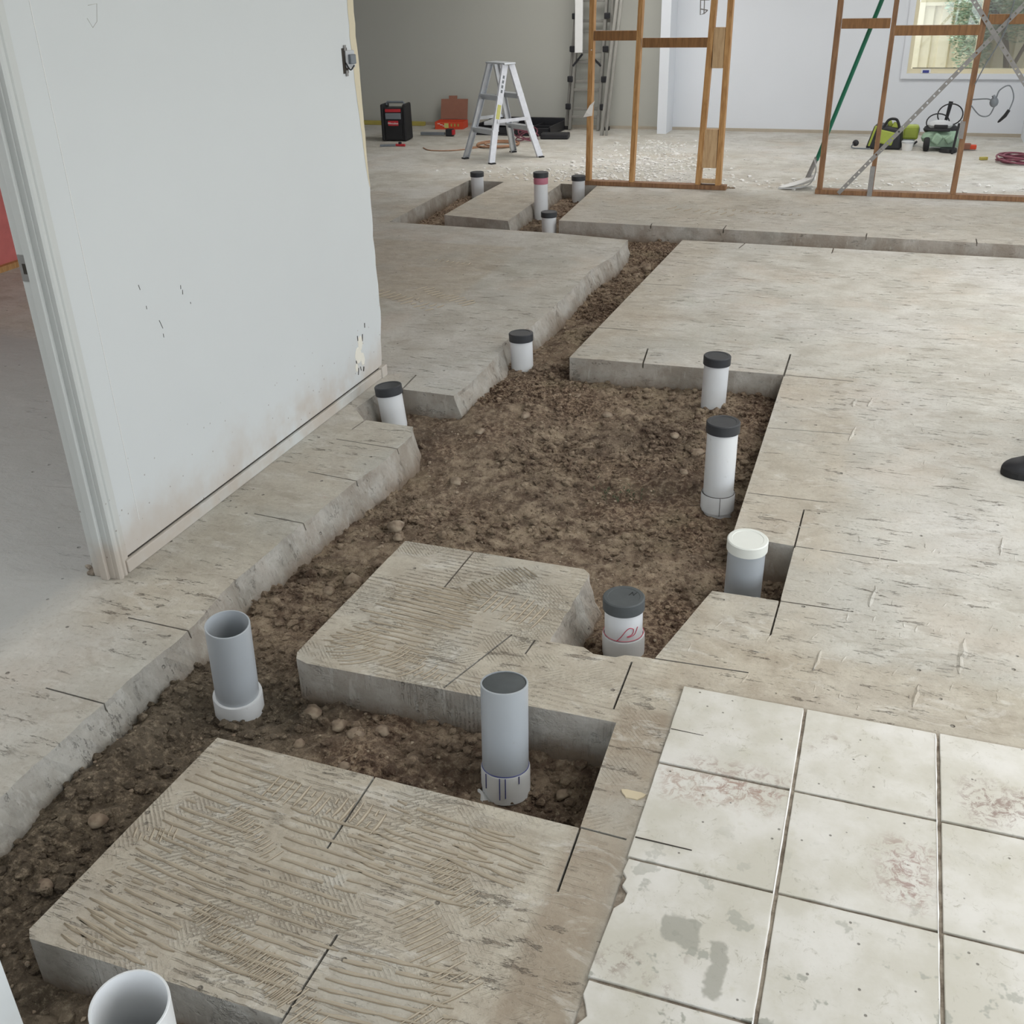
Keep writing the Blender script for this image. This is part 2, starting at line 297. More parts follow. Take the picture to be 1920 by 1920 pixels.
# ------------------------------------------------------------------ mesh helper
class MB:
    def __init__(s): s.v = []; s.f = []
    def add(s, vs, fs):
        k = len(s.v); s.v += [tuple(p) for p in vs]; s.f += [tuple(i + k for i in q) for q in fs]; return s
    def box(s, c, d, rot=None, taper=1.0):
        hx, hy, hz = d[0] / 2, d[1] / 2, d[2] / 2
        P = [Vector((x * (taper if z > 0 else 1), y * (taper if z > 0 else 1), z)) for z in (-hz, hz) for x, y in ((-hx, -hy), (hx, -hy), (hx, hy), (-hx, hy))]
        if rot is not None: P = [rot @ p for p in P]
        c = Vector(c)
        return s.add([p + c for p in P], [(0, 3, 2, 1), (4, 5, 6, 7), (0, 1, 5, 4), (1, 2, 6, 5), (2, 3, 7, 6), (3, 0, 4, 7)])
    def b2(s, x0, x1, y0, y1, z0, z1): return s.box(((x0 + x1) / 2, (y0 + y1) / 2, (z0 + z1) / 2), (x1 - x0, y1 - y0, z1 - z0))
    def bar(s, a, b, w, t, up=(0, 0, 1)):          # box beam from a to b, w wide across, t thick along 'up'
        a = Vector(a); b = Vector(b); d = (b - a).normalized(); u = Vector(up); u = (u - d * u.dot(d)).normalized(); r = d.cross(u)
        P = [q + r * i * w / 2 + u * j * t / 2 for q in (a, b) for i, j in ((-1, -1), (1, -1), (1, 1), (-1, 1))]
        return s.add(P, [(0, 1, 2, 3), (4, 7, 6, 5), (0, 4, 5, 1), (1, 5, 6, 2), (2, 6, 7, 3), (3, 7, 4, 0)])
    def tube(s, pts, r, n=8, closed=False, caps=True):
        pts = [Vector(p) for p in pts]; k = len(s.v); N = len(pts); prev = None
        for i, p in enumerate(pts):
            d = (pts[min(i + 1, N - 1)] - pts[max(i - 1, 0)]).normalized() if not closed else (pts[(i + 1) % N] - pts[i - 1]).normalized()
            if prev is None: u = d.orthogonal().normalized()
            else: u = (prev - d * prev.dot(d)).normalized()
            prev = u; w = d.cross(u); rr = r[i] if isinstance(r, (list, tuple)) else r
            for j in range(n): s.v.append(tuple(p + (u * cos(2 * pi * j / n) + w * sin(2 * pi * j / n)) * rr))
        for i in range(N if closed else N - 1):
            for j in range(n):
                a = k + i * n + j; b = k + i * n + (j + 1) % n; c = k + ((i + 1) % N) * n + (j + 1) % n; d = k + ((i + 1) % N) * n + j
                s.f.append((a, b, c, d))
        if caps and not closed:
            s.f.append(tuple(k + j for j in reversed(range(n)))); s.f.append(tuple(k + (N - 1) * n + j for j in range(n)))
        return s
    def lathe(s, prof, a, axis=(0, 0, 1), n=40):    # prof: (radius, height) pairs about axis through a
        A = Vector(axis).normalized(); u = A.orthogonal().normalized(); w = A.cross(u); a = Vector(a); k = len(s.v)
        for r, h in prof:
            for j in range(n): s.v.append(tuple(a + A * h + (u * cos(2 * pi * j / n) + w * sin(2 * pi * j / n)) * r))
        for i in range(len(prof) - 1):
            for j in range(n):
                s.f.append((k + i * n + j, k + i * n + (j + 1) % n, k + (i + 1) * n + (j + 1) % n, k + (i + 1) * n + j))
        if prof[0][0] > 1e-5: s.f.append(tuple(k + j for j in reversed(range(n))))
        if prof[-1][0] > 1e-5: s.f.append(tuple(k + (len(prof) - 1) * n + j for j in range(n)))
        return s
    def prism(s, poly, z0, z1):
        n = len(poly); k = len(s.v)
        s.v += [(x, y, z0) for x, y in poly] + [(x, y, z1) for x, y in poly]
        s.f.append(tuple(k + i for i in reversed(range(n)))); s.f.append(tuple(k + n + i for i in range(n)))
        for i in range(n): s.f.append((k + i, k + (i + 1) % n, k + n + (i + 1) % n, k + n + i))
        return s
    def ell(s, c, r, rot=None, nu=14, nv=8):
        k = len(s.v); c = Vector(c)
        for i in range(nv + 1):
            t = pi * i / nv
            for j in range(nu):
                p = Vector((sin(t) * cos(2 * pi * j / nu) * r[0], sin(t) * sin(2 * pi * j / nu) * r[1], cos(t) * r[2]))
                if rot is not None: p = rot @ p
                s.v.append(tuple(p + c))
        for i in range(nv):
            for j in range(nu): s.f.append((k + i * nu + j, k + (i + 1) * nu + j, k + (i + 1) * nu + (j + 1) % nu, k + i * nu + (j + 1) % nu))
        return s
    def build(s, name, mat, parent=None, loc=None, smooth=False, bevel=0.0, label=None, kind=None):
        me = bpy.data.meshes.new(name); vs = s.v
        if loc is not None: vs = [(x - loc[0], y - loc[1], z - loc[2]) for x, y, z in vs]
        me.from_pydata(vs, [], s.f); me.materials.append(mat)
        if smooth:
            me.polygons.foreach_set('use_smooth', [True] * len(me.polygons)); me.set_sharp_from_angle(angle=radians(35))
        me.update()
        o = bpy.data.objects.new(name, me); COL.objects.link(o)
        if loc is not None: o.location = loc
        if parent is not None: o.parent = parent
        if bevel:
            b = o.modifiers.new('bevel', 'BEVEL'); b.width = bevel; b.segments = 2; b.limit_method = 'ANGLE'
        if label: o['label'] = label
        if kind: o['kind'] = kind
        return o
def tag(o, label, cat, group=None, kind=None):
    o['label'] = label; o['category'] = cat
    if group: o['group'] = group
    if kind: o['kind'] = kind
    return o
def struct(o): o['kind'] = 'structure'; return o
def empty(name, loc=(0, 0, 0)):
    o = bpy.data.objects.new(name, None); COL.objects.link(o); o.location = loc; o.empty_display_size = .1; return o
class Thing:          # an Empty at the base of a thing; part meshes are given in world coordinates
    def __init__(s, name, label, cat, loc, group=None):
        s.o = empty(name, loc); s.loc = Vector(loc); tag(s.o, label, cat, group)
    def part(s, mb, name, mat, parent=None, **kw):
        mb.v = [tuple(Vector(p) - s.loc) for p in mb.v]
        return mb.build(name, mat, parent or s.o, **kw)
def Rz(a): return Matrix.Rotation(a, 3, 'Z')
def curve_pts(P, n=8):       # Catmull-Rom through P
    P = [Vector(p) for p in P]; out = []
    for i in range(len(P) - 1):
        p0 = P[max(i - 1, 0)]; p1 = P[i]; p2 = P[i + 1]; p3 = P[min(i + 2, len(P) - 1)]
        for k in range(n):
            t = k / n
            out.append(.5 * ((2 * p1) + (p2 - p0) * t + (2 * p0 - 5 * p1 + 4 * p2 - p3) * t * t + (3 * p1 - p0 - 3 * p2 + p3) * t ** 3))
    out.append(P[-1]); return out

# ------------------------------------------------------------------ floor slab with the excavation cut through it
# ring of the trench: (x, y, roughness) - roughness of the edge that STARTS at the vertex (0 = saw cut, 1 = broken out)
RING = [(-1.72, -1.2, 1), (-1.69, .6, 1), (-1.69, 1.26, 1), (-1.69, 1.55, 1), (-1.682, 1.75, 1), (-1.675, 1.9, 1), (-1.699, 2.22, .8), (-1.692, 2.4, .8), (-1.685, 2.61, .8),
        (-1.665, 2.9, .8), (-1.641, 3.13, .8), (-1.64, 3.38, .6), (-1.672, 3.465, .3), (-1.894, 3.476, .5), (-1.985, 3.58, .8), (-1.975, 3.8, .6),
        (-1.89, 3.835, .1), (-1.646, 3.824, .9), (-1.632, 3.99, .9), (-1.644, 4.45, .6), (-1.676, 4.52, .6), (-1.66, 4.72, .8), (-1.627, 4.85, .8), (-1.62, 5.24, .8),
        (-1.634, 5.99, .8), (-1.591, 6.34, .8), (-1.603, 6.779, .1), (-2.102, 6.86, .1), (-3.42, 6.93, .3), (-3.461, 8.02, .3), (-3.46, 8.63, 0),
        (-3.136, 8.62, 0), (-3.136, 7.95, .1), (-3.116, 7.248, 0), (-2.584, 7.161, .6), (-2.60, 7.55, .6), (-2.635, 8.64, .1), (-2.312, 8.615, 0), (-2.227, 7.25, 0),
        (.823, 7.207, 0), (3.1, 7.19, 0), (3.1, 6.845, 0), (-1.257, 6.861, 0), (-1.31, 4.428, 0), (-.339, 4.454, 0), (-.331, 2.935, 0), (-.138, 2.921, 0),
        (-.144, 2.589, 0), (-.336, 2.587, .1), (-.422, 2.212, .1), (-.50, 2.204, .3), (-.52, 2.188, .3), (-.58, 2.184, .3), (-.612, 2.206, .3), (-.707, 2.203, .9),
        (-.70, 2.575, .3), (-.722, 2.597, .1), (-1.312, 2.60, .15), (-1.335, 1.955, .3), (-1.322, 1.93, .2), (-1.285, 1.918, .1), (-.453, 1.929, 0), (-.44, 1.571, .05), (-1.34, 1.589, .1),
        (-1.366, .995, .2), (-1.35, .978, .15), (-.804, .98, 0), (-.80, .5, .1), (-.78, -1.2, 0)]
TH = 0.2
def inring(x, y, ring=RING):
    c = False; j = len(ring) - 1
    for i in range(len(ring)):
        xi, yi = ring[i][:2]; xj, yj = ring[j][:2]
        if (yi > y) != (yj > y) and x < (xj - xi) * (y - yi) / (yj - yi) + xi: c = not c
        j = i
    return c
def edge_loop(step=.022):
    out = []
    n = len(RING)
    for i in range(n):
        x0, y0, r = RING[i]; x1, y1, _ = RING[(i + 1) % n]; L = hypot(x1 - x0, y1 - y0)
        st = step if r > 0 else .25
        if y0 > 5: st = max(st, .035)
        k = max(1, int(L / st)); nx, ny = (y1 - y0) / L, -(x1 - x0) / L     # ring runs clockwise: this normal points into the trench... checked below
        for q in range(k):
            t = q / k; out.append((x0 + (x1 - x0) * t, y0 + (y1 - y0) * t, r, nx, ny))
    return out
LOOP = edge_loop()
_t = LOOP[5]; SGN = 1 if inring(_t[0] + _t[3] * .01, _t[1] + _t[4] * .01) else -1
def cutter():
    mb = MB(); levels = [(.05, 0), (0.0, 0), (-.018, 1), (-.045, 1), (-.08, 1), (-.115, 1), (-.26, 1)]
    n = len(LOOP)
    for li, (z, on) in enumerate(levels):
        for x, y, r, nx, ny in LOOP:
            d = 0
            if r:
                a = noise.noise(Vector((x * 9, y * 9, z * 14))); b = noise.noise(Vector((x * 34, y * 34, z * 40 + 3)))
                top = (noise.noise(Vector((x * 5, y * 5, 9))) * .010 + noise.noise(Vector((x * 23, y * 23, 5))) * .006) * r
                d = top
                if on:
                    dep = -z
                    d += r * (min(dep, .12) * .38 * (1 if r > .3 else .12) + a * .010 + b * .008)
                    if li == 2: d -= r * .002
            mb.v.append((x + nx * d * SGN, y + ny * d * SGN, z + (0 if li in (0, 6) or not r else 0)))
    for li in range(len(levels) - 1):
        for i in range(n):
            j = (i + 1) % n; mb.f.append((li * n + i, li * n + j, (li + 1) * n + j, (li + 1) * n + i))
    mb.f.append(tuple(range(n))); mb.f.append(tuple((len(levels) - 1) * n + i for i in reversed(range(n))))
    o = mb.build('cut', MAT_CONC)
    bm = bmesh.new(); bm.from_mesh(o.data); bmesh.ops.recalc_face_normals(bm, faces=bm.faces); bm.to_mesh(o.data); bm.free()
    return o
# saw-cut overruns: thin kerfs in the slab
KERF = [((-1.078, 2.60), (-1.085, 2.365)), ((-.814, 2.205), (-.90, 1.93)), ((-.746, 2.20), (-.751, 2.13)), ((-.475, 2.18), (-.472, 1.976)), ((-.43, 2.212), (-.182, 2.223)),
        ((-.922, 1.585), (-.921, 1.349)), ((-.44, 1.575), (-.435, 1.394)), ((-.445, 1.5735), (-.34, 1.57)), ((-.798, 1.168), (-.804, .97)), ((-.963, 4.42), (-.99, 4.648)),
        ((-.339, 4.44), (-.342, 4.741)), ((-.345, 4.454), (-.048, 4.452)), ((-.332, 3.84), (-.006, 3.864)), ((-.328, 3.25), (-.064, 3.254)), ((-.134, 3.18), (-.138, 2.91)), ((-.145, 2.60), (-.15, 2.393)),
        ((-.145, 2.921), (.163, 2.917)), ((-.15, 2.589), (.054, 2.593)),
        ((-1.882, 1.961), (-1.66, 1.955)), ((-1.875, 1.622), (-1.66, 1.613)), ((-1.88, 2.624), (-1.66, 2.609)), ((-1.871, 2.972), (-1.64, 2.949)), ((-1.912, 3.268), (-1.62, 3.248)),
        ((-1.896, 3.372), (-1.887, 3.49)), ((-1.89, 3.82), (-1.906, 4.017)), ((-1.30, 4.9), (-1.1, 4.905)), ((-1.27, 5.75), (-1.05, 5.77)),
        ((-1.05, 7.19), (-1.05, 7.36)), ((-1.55, 7.19), (-1.56, 7.3)), ((-.12, 7.19), (-.12, 7.33)), ((.55, 7.19), (.55, 7.33)), ((-.3, 6.86), (-.3, 6.72)), ((-.85, 6.87), (-.87, 6.72))]
def kerfs():
    mb = MB()
    for i, ((x0, y0), (x1, y1)) in enumerate(KERF):
        w = .0052 if max(y0, y1) < 4 else .008; dz = .022 + .0007 * (i % 7)
        mb.bar((x0, y0, .02 - dz / 2 + .0), (x1, y1, .02 - dz / 2), w, dz + .04)
    return mb.build('kerf', MAT_CONC)
slab = MB().b2(-8.2, 3.75, -2.6, 12.4, -TH, 0).build('floor', MAT_CONC); struct(slab)
slab['label'] = 'bare grey-brown concrete slab cut open by a branching plumbing trench'
c1 = cutter(); c2 = kerfs()
for c in (c1, c2):
    md = slab.modifiers.new('b', 'BOOLEAN'); md.operation = 'DIFFERENCE'; md.solver = 'EXACT'; md.object = c
    if c is c2: md.use_self = True
dg = bpy.context.evaluated_depsgraph_get(); dg.update()
me = bpy.data.meshes.new_from_object(slab.evaluated_get(dg)); slab.modifiers.clear(); slab.data = me
for c in (c1, c2): bpy.data.objects.remove(c, do_unlink=True)

# ------------------------------------------------------------------ soil
def soil_z(x, y):
    z = -.118
    z += .028 * noise.noise(Vector((x * 1.7, y * 1.7, 1))) + .016 * noise.noise(Vector((x * 5, y * 5, 2)))
    z += .012 * noise.noise(Vector((x * 13, y * 13, 3))) + .012 * noise.noise(Vector((x * 33, y * 33, 4))) + .007 * noise.noise(Vector((x * 70, y * 70, 5)))
    g = lambda cx, cy, sx, sy, a: a * math.exp(-((x - cx) / sx) ** 2 - ((y - cy) / sy) ** 2)
    z += g(-.6, 1.72, .22, .2, -.07) + g(-1.12, 1.74, .16, .16, .02) + g(-.95, 4.05, .45, .3, .03) + g(-.6, 3.7, .22, .25, .018) + g(-.37, 3.4, .12, .5, -.035)
    z += g(-.2, 2.75, .16, .2, -.05) + g(-1.52, 1.45, .14, .9, .0) + g(-1.6, 1.7, .07, .7, .045) + g(-1.5, 3.95, .2, .3, .035) + g(-3.3, 7.7, .2, 1, -.02)
    z += g(-1.46, 5.4, .09, 1.1, .02) + g(-1.45, 6.75, .3, .14, .02)
    return z
def make_soil():
    st = .012; vs = []; fs = []; idx = {}
    def near(i, j):
        x, y = i * st, j * st
        return inring(x, y)
    mask = {}
    i0, i1, j0, j1 = int(-3.6 / st), int(3.2 / st), int(-1.1 / st), int(8.8 / st)
    for i in range(i0, i1, 3):
        for j in range(j0, j1, 3):
            if i * st > 1.3 and (i // 3 + j // 3) < -1e9: continue
            if inring(i * st, j * st):
                for a in range(-5, 7):
                    for b in range(-5, 7): mask[(i + a, j + b)] = 1
    mb = MB()
    def vid(i, j):
        k = idx.get((i, j))
        if k is None:
            x, y = i * st, j * st; k = len(mb.v); idx[(i, j)] = k; mb.v.append((x, y, soil_z(x, y)))
        return k
    for (i, j) in mask:
        if (i + 1, j) in mask and (i, j + 1) in mask and (i + 1, j + 1) in mask:
            mb.f.append((vid(i, j), vid(i + 1, j), vid(i + 1, j + 1), vid(i, j + 1)))
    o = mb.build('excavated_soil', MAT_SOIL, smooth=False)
    o.data.polygons.foreach_set('use_smooth', [True] * len(o.data.polygons))
    tag(o, 'dark brown crumbly soil filling the bottom of the trench', 'soil', kind='stuff')
    return o
SOIL = make_soil()
# pebbles and clods
_ico = bmesh.new(); bmesh.ops.create_icosphere(_ico, subdivisions=1, radius=1); ICV = [v.co.copy() for v in _ico.verts]; ICF = [tuple(v.index for v in f.verts) for f in _ico.faces]; _ico.free()
_ico = bmesh.new(); bmesh.ops.create_icosphere(_ico, subdivisions=2, radius=1); ICV2 = [v.co.copy() for v in _ico.verts]; ICF2 = [tuple(v.index for v in f.verts) for f in _ico.faces]; _ico.free()
def rnd_soil():
    while True:
        u = random.random()
        if u < .62: x, y = random.uniform(-1.7, -.14), random.uniform(.2, 4.6)
        elif u < .85: x, y = random.uniform(-1.7, -1.2), random.uniform(4, 7)
        else: x, y = random.uniform(-3.5, 1.4), random.uniform(6.8, 8.7)
        if inring(x, y): return x, y
def SZ(x, y): return soil_z(x, y)
def rock(mb, x, y, r, flat=.75, V=ICV, F=ICF, sink=.25):
    sd = Vector((random.random() * 50, random.random() * 50, 0)); a = random.uniform(0, pi); sx = random.uniform(.75, 1.35); ca, sa = cos(a), sin(a)
    z = soil_z(x, y) if r > .006 else SZ(x, y); P = []
    for v in V:
        k = r * (1 + .45 * noise.noise(v * 1.3 + sd)); p = (v.x * k * sx, v.y * k, v.z * k * flat)
        P.append((x + p[0] * ca - p[1] * sa, y + p[0] * sa + p[1] * ca, z + p[2] + r * flat * (1 - sink) - r * .3))
    mb.add(P, F)
clod = MB(); peb = MB()
for i in range(42000):
    x, y = rnd_soil(); c = noise.noise(Vector((x * 2.3, y * 2.3, 8)))
    if random.random() > .42 + c * 1.5: continue
    r = min(.017, .0026 * (1 / max(.02, random.random())) ** .55)
    rock(clod, x, y, r)
for i in range(4200):
    x, y = rnd_soil()
    if noise.noise(Vector((x * 2.3, y * 2.3, 8))) < random.uniform(-.5, .3): rock(peb, x, y, random.uniform(.002, .0055) * (1.6 if random.random() < .12 else 1))
clod.build('soil_clods', MAT_SOIL, SOIL, kind='stuff', label='loose brown crumbs and clods strewn over the soil')
peb.build('gravel', MAT_STONE, SOIL, kind='stuff', label='small tan pebbles mixed into the soil')
PLACED = [(-1.42, 3.28, .022), (-1.47, 2.85, .03), (-1.43, 2.78, .018), (-1.30, 2.05, .024), (-1.25, 1.86, .022), (-1.15, 1.82, .02), (-1.09, 1.80, .018), (-1.03, 1.83, .02), (-1.22, 1.74, .016), (-1.06, 1.68, .017),
          (-.52, 3.98, .026), (-.70, 3.86, .018), (-.58, 3.72, .022), (-.49, 3.66, .016), (-.60, 3.55, .017), (-1.02, 4.02, .018), (-1.2, 4.2, .015), (-.88, 2.72, .014), (-1.0, 2.68, .017), (-1.15, 2.7, .02),
          (-1.52, 1.35, .02), (-1.5, 1.16, .018), (-1.58, 1.02, .02), (-1.44, .92, .016), (-1.5, 2.42, .02), (-1.46, 2.5, .03), (-1.38, 2.33, .014), (-.56, 1.84, .016), (-.66, 1.62, .02), (-.75, 1.66, .015),
          (-1.41, 6.5, .04), (-1.44, 6.35, .03), (-.82, 2.5, .016), (-.4, 2.7, .015), (-1.35, 3.9, .02), (-1.48, 3.7, .018)]
weed = Thing('weed_tuft', 'small dark green tuft growing in the big soil pit', 'weed', (-.8, 3.35, soil_z(-.8, 3.35)))
mb = MB(); R = random.Random(2)
for k in range(90):
    x, y = -.8 + R.gauss(0, .05), 3.36 + R.gauss(0, .03); a = R.uniform(0, 6.28); L = R.uniform(.008, .02); z = soil_z(x, y)
    mb.add([(x, y, z - .002), (x + cos(a) * L * .5 - sin(a) * .002, y + sin(a) * L * .5 + cos(a) * .002, z + L * .6), (x + cos(a) * L, y + sin(a) * L, z + L * .7), (x + cos(a) * L * .5 + sin(a) * .002, y + sin(a) * L * .5 - cos(a) * .002, z + L * .55)], [(0, 1, 2, 3)])
weed.part(mb, 'leaves', simple('dark_weed', sr(70, 82, 58), .8), kind='stuff')
for x, y, r in PLACED:
    mb = MB(); rock(mb, x, y, r, .7, ICV2, ICF2, .1); z = soil_z(x, y)
    o = mb.build('stone', MAT_STONE, loc=(x, y, z), smooth=False); o.data.polygons.foreach_set('use_smooth', [True] * len(o.data.polygons))
    
    if y < 1.6: l, g = 'tan stone in the left trench beside the front slab', 'stones in the left trench'
    elif y < 2.6 and x < -.9: l, g = 'rounded tan stone in the soil before the square concrete island', 'stones before the square island'
    elif y < 2.6: l, g = 'small stone in the soil near the front pipes', 'stones by the front pipes'
    elif x > -.75: l, g = 'tan stone in the big pit left of the black-capped pipes', 'stones by the black-capped pipes'
    elif y > 6: l, g = 'large clod stone at the far end of the long channel', 'stones at the far channel end'
    elif x < -1.3: l, g = 'stone in the big pit along the left broken slab edge', 'stones along the left edge'
    else: l, g = 'stone in the middle of the big soil pit', 'stones in the middle of the pit'
    tag(o, l, 'stone', g)

# ------------------------------------------------------------------ tile adhesive left in combed ridges on the slab
GD = MB()
def combed(mb, cx, cy, ang, wid, length, pitch, curve=0.0, wob=.15, seed=0, w=.0042, h=.0032):
    rn = random.Random(seed); n = int(wid / pitch); ca, sa = cos(ang), sin(ang)
    for i in range(n):
        off = -wid / 2 + i * pitch + rn.uniform(-.0015, .0015); a = -length / 2 * rn.uniform(.6, 1); b = length / 2 * rn.uniform(.6, 1); segs = max(3, int((b - a) / .025))
        P = []
        for k in range(segs + 1):
            t = a + (b - a) * k / segs; oo = off + curve * t * t + .002 * noise.noise(Vector((t * 20, off * 60, seed)))
            x = cx + t * ca - oo * sa; y = cy + t * sa + oo * ca; ww = w * (1 - .5 * rn.random()) * (.3 if k in (0, segs) else 1)
            if not inring(x, y) and not inring(x + .012, y) and not inring(x, y - .012): P.append((x, y, ww))
            else: P.append(None)
        run = []
        for q in P + [None]:
            if q is not None and rn.random() > .11: run.append(q); continue
            if len(run) > 1:
                k0 = len(mb.v)
                for x, y, ww in run:
                    mb.v += [(x + sa * ww, y - ca * ww, -.0005), (x + sa * ww * .2, y - ca * ww * .2, h * rn.uniform(.7, 1.2)), (x - sa * ww, y + ca * ww, -.0005)]
                k1 = len(GD.v)
                for x, y, ww in run:
                    o1, o2 = ww * .95, ww * .95 + w * (.35 + .3 * noise.noise(Vector((x * 40, y * 40, 1))))
                    GD.v += [(x + sa * o1, y - ca * o1, .0006), (x + sa * o2, y - ca * o2, .0006)]
                for q2 in range(len(run) - 1):
                    GD.f.append((k1 + q2 * 2, k1 + q2 * 2 + 1, k1 + q2 * 2 + 3, k1 + q2 * 2 + 2))
                for q2 in range(len(run) - 1):
                    a0 = k0 + q2 * 3
                    mb.f += [(a0, a0 + 3, a0 + 4, a0 + 1), (a0 + 1, a0 + 4, a0 + 5, a0 + 2)]
            run = [q] if q is not None else []
ad = MB(); sd = 1
for (cx, cy, a, w, l, p, cv) in [
        (-1.12, 2.2, -4, .36, .3, .021, 0), (-.86, 2.33, 80, .2, .14, .02, 0), (-.94, 2.45, -38, .24, .1, .012, 0), (-1.2, 2.03, 35, .16, .16, .014, 3), (-1.02, 1.99, 60, .2, .11, .015, 3), (-1.05, 2.3, -6, .2, .26, .021, 0),
        (-1.2, 1.42, -6, .27, .26, .024, 0), (-1.0, 1.47, 85, .3, .08, .02, 0), (-1.18, 1.15, -8, .28, .3, .023, 0), (-.92, 1.25, -3, .42, .3, .026, 0), (-.72, 1.42, -5, .22, .32, .02, .4), (-.62, 1.2, 50, .24, .1, .012, 0),
        (-.95, 1.08, 65, .3, .06, .01, 0), (-.66, 1.06, 4, .26, .3, .022, 0), (-.85, 1.04, 62, .24, .07, .01, 0), (-.62, 1.34, 55, .2, .07, .01, 0), (-.58, 1.45, -10, .12, .2, .02, 0), (-1.22, 1.04, -12, .1, .16, .02, 0), (-.6, .9, 0, .2, .3, .02, 0),
        (-1.1, 1.35, 60, .2, .05, .012, 0), (-1.28, 1.28, -70, .1, .05, .012, 0), (-.52, 1.02, 55, .2, .08, .012, 0),
        (-2.55, 5.15, 65, .7, .14, .05, 1), (-2.3, 5.25, 60, .5, .12, .04, -1), (-2.75, 4.9, 30, .2, .4, .045, 0), (-2.6, 4.7, 20, .2, .3, .045, 0), (-2.55, 5.95, 80, .3, .06, .04, 0),
        (-1.35, 7.8, 70, .6, .16, .07, 2), (-.95, 7.85, 80, .7, .07, .06, 0)]:
    far = cy > 4; combed(ad, cx, cy, radians(a), w, l, p, cv, seed=sd, w=.010 if far else min(.0052, p * .26), h=.004 if far else .0024); sd += 1
# smears and lumps of adhesive on the right-hand slab
sm = MB()
def smear(x, y, a, L, w, h):
    k0 = len(sm.v); ca, sa = cos(a), sin(a); T = (-1, -.6, -.2, .2, .6, 1)
    for t in T:
        ww = w * (1 - t * t * .8) * random.uniform(.7, 1.2); ox = t * L; oy = random.uniform(-.3, .3) * w
        px, py = x + ox * ca - oy * sa, y + ox * sa + oy * ca
        sm.v += [(px + sa * ww, py - ca * ww, -.0005), (px, py, h * (1 - abs(t) * .6)), (px - sa * ww, py + ca * ww, -.0005)]
    for q2 in range(5):
        a0 = k0 + q2 * 3; sm.f += [(a0, a0 + 3, a0 + 4, a0 + 1), (a0 + 1, a0 + 4, a0 + 5, a0 + 2)]
for i in range(520):
    if random.random() < .7: x, y = random.gauss(.3, .35), random.gauss(2.5, .3)
    else: x, y = random.uniform(-.25, .9), random.uniform(2.6, 4.8)
    if inring(x, y) or inring(x - .03, y) or inring(x, y - .03) or inring(x + .03, y) or (x > -.37 and y < 2.15): continue
    smear(x, y, random.choice((0, 0, 0, 1.45)) + random.uniform(-.3, .3), random.uniform(.006, .022), random.uniform(.002, .005), random.uniform(.001, .003))
for x, y, L, w in ((-.02, 3.87, .075, .009), (.10, 2.69, .06, .010), (.33, 2.46, .085, .012), (-.03, 4.2, .05, .012), (.03, 4.22, .05, .010), (-.02, 2.33, .05, .007), (.22, 2.25, .05, .008), (.46, 3.1, .06, .007)):
    smear(x, y, 1.45, L, w, .006)
smear(.01, 4.24, .05, .07, .008, .005)
o = ad.build('adhesive_ridges', MAT_ADH, slab, kind='stuff'); o['label'] = 'combed ridges of old tile adhesive stuck to the slab'
GD.build('groove_dirt', MAT_GDIRT, slab, kind='stuff')
sm.build('adhesive_smears', MAT_CONC, slab, kind='stuff')
pt_ = [(-.358 + .024 * cos(t) * (1 + .3 * sin(3 * t)), 1.70 + .017 * sin(t) * (1 + .3 * cos(2 * t))) for t in [2 * pi * k / 14 for k in range(14)]]
MB().prism(pt_, -.001, .003).build('adhesive_patch', simple('cream_adhesive', sr(206, 192, 164), .8, vary=.08), slab, bevel=.001)

# ------------------------------------------------------------------ remaining floor tiles
TZ = .011
gr = MB().b2(-.322, 1.75, -.9, 2.1, -.001, .0055).build('grout_bed', MAT_GROUT, slab)
PX, PY = .2978, .2972
X0 = -.325
for i in range(7):
    for j in range(10):
        x0 = X0 + i * PX; x1 = x0 + PX - .0078; y1 = 2.104 - j * PY; y0 = y1 - PY + .0070
        rnn = random.Random(i * 31 + j)
        poly = []
        def side(ax, ay, bx, by, rough):
            n = 9
            for k in range(n):
                t = k / n; nn = rough * noise.noise(Vector(((ax + (bx - ax) * t) * 40, (ay + (by - ay) * t) * 40, i * 3.1 + j)))
                nx, ny = (by - ay), -(bx - ax); L = hypot(nx, ny); poly.append((ax + (bx - ax) * t - nx / L * abs(nn), ay + (by - ay) * t - ny / L * abs(nn)))
        side(x0, y0, x1, y0, .0018); side(x1, y0, x1, y1, .0018); side(x1, y1, x0, y1, .0018)
        left_r = .0018
        if i == 0: left_r = .004 if j != 2 else .0
        if i == 0 and j == 2:     # broken left edge
            for (dx, dy) in ((0.004, 0), (.001, -.035), (.012, -.05), (.008, -.07), (.022, -.085), (.02, -.11), (.006, -.13), (.003, -.2)): poly.append((x0 + dx, y1 + dy))
        elif i == 0 and j == 3:
            for (dx, dy) in ((0.004, 0), (.002, -.03), (.012, -.05), (.02, -.07), (.008, -.09), (.004, -.2)): poly.append((x0 + dx, y1 + dy))
        else: side(x0, y1, x0, y0, left_r)
        mb = MB().prism(poly, 0, TZ + rnn.uniform(-.0008, .0008))
        mb.build('tile', MAT_TILE, slab, bevel=.0016)
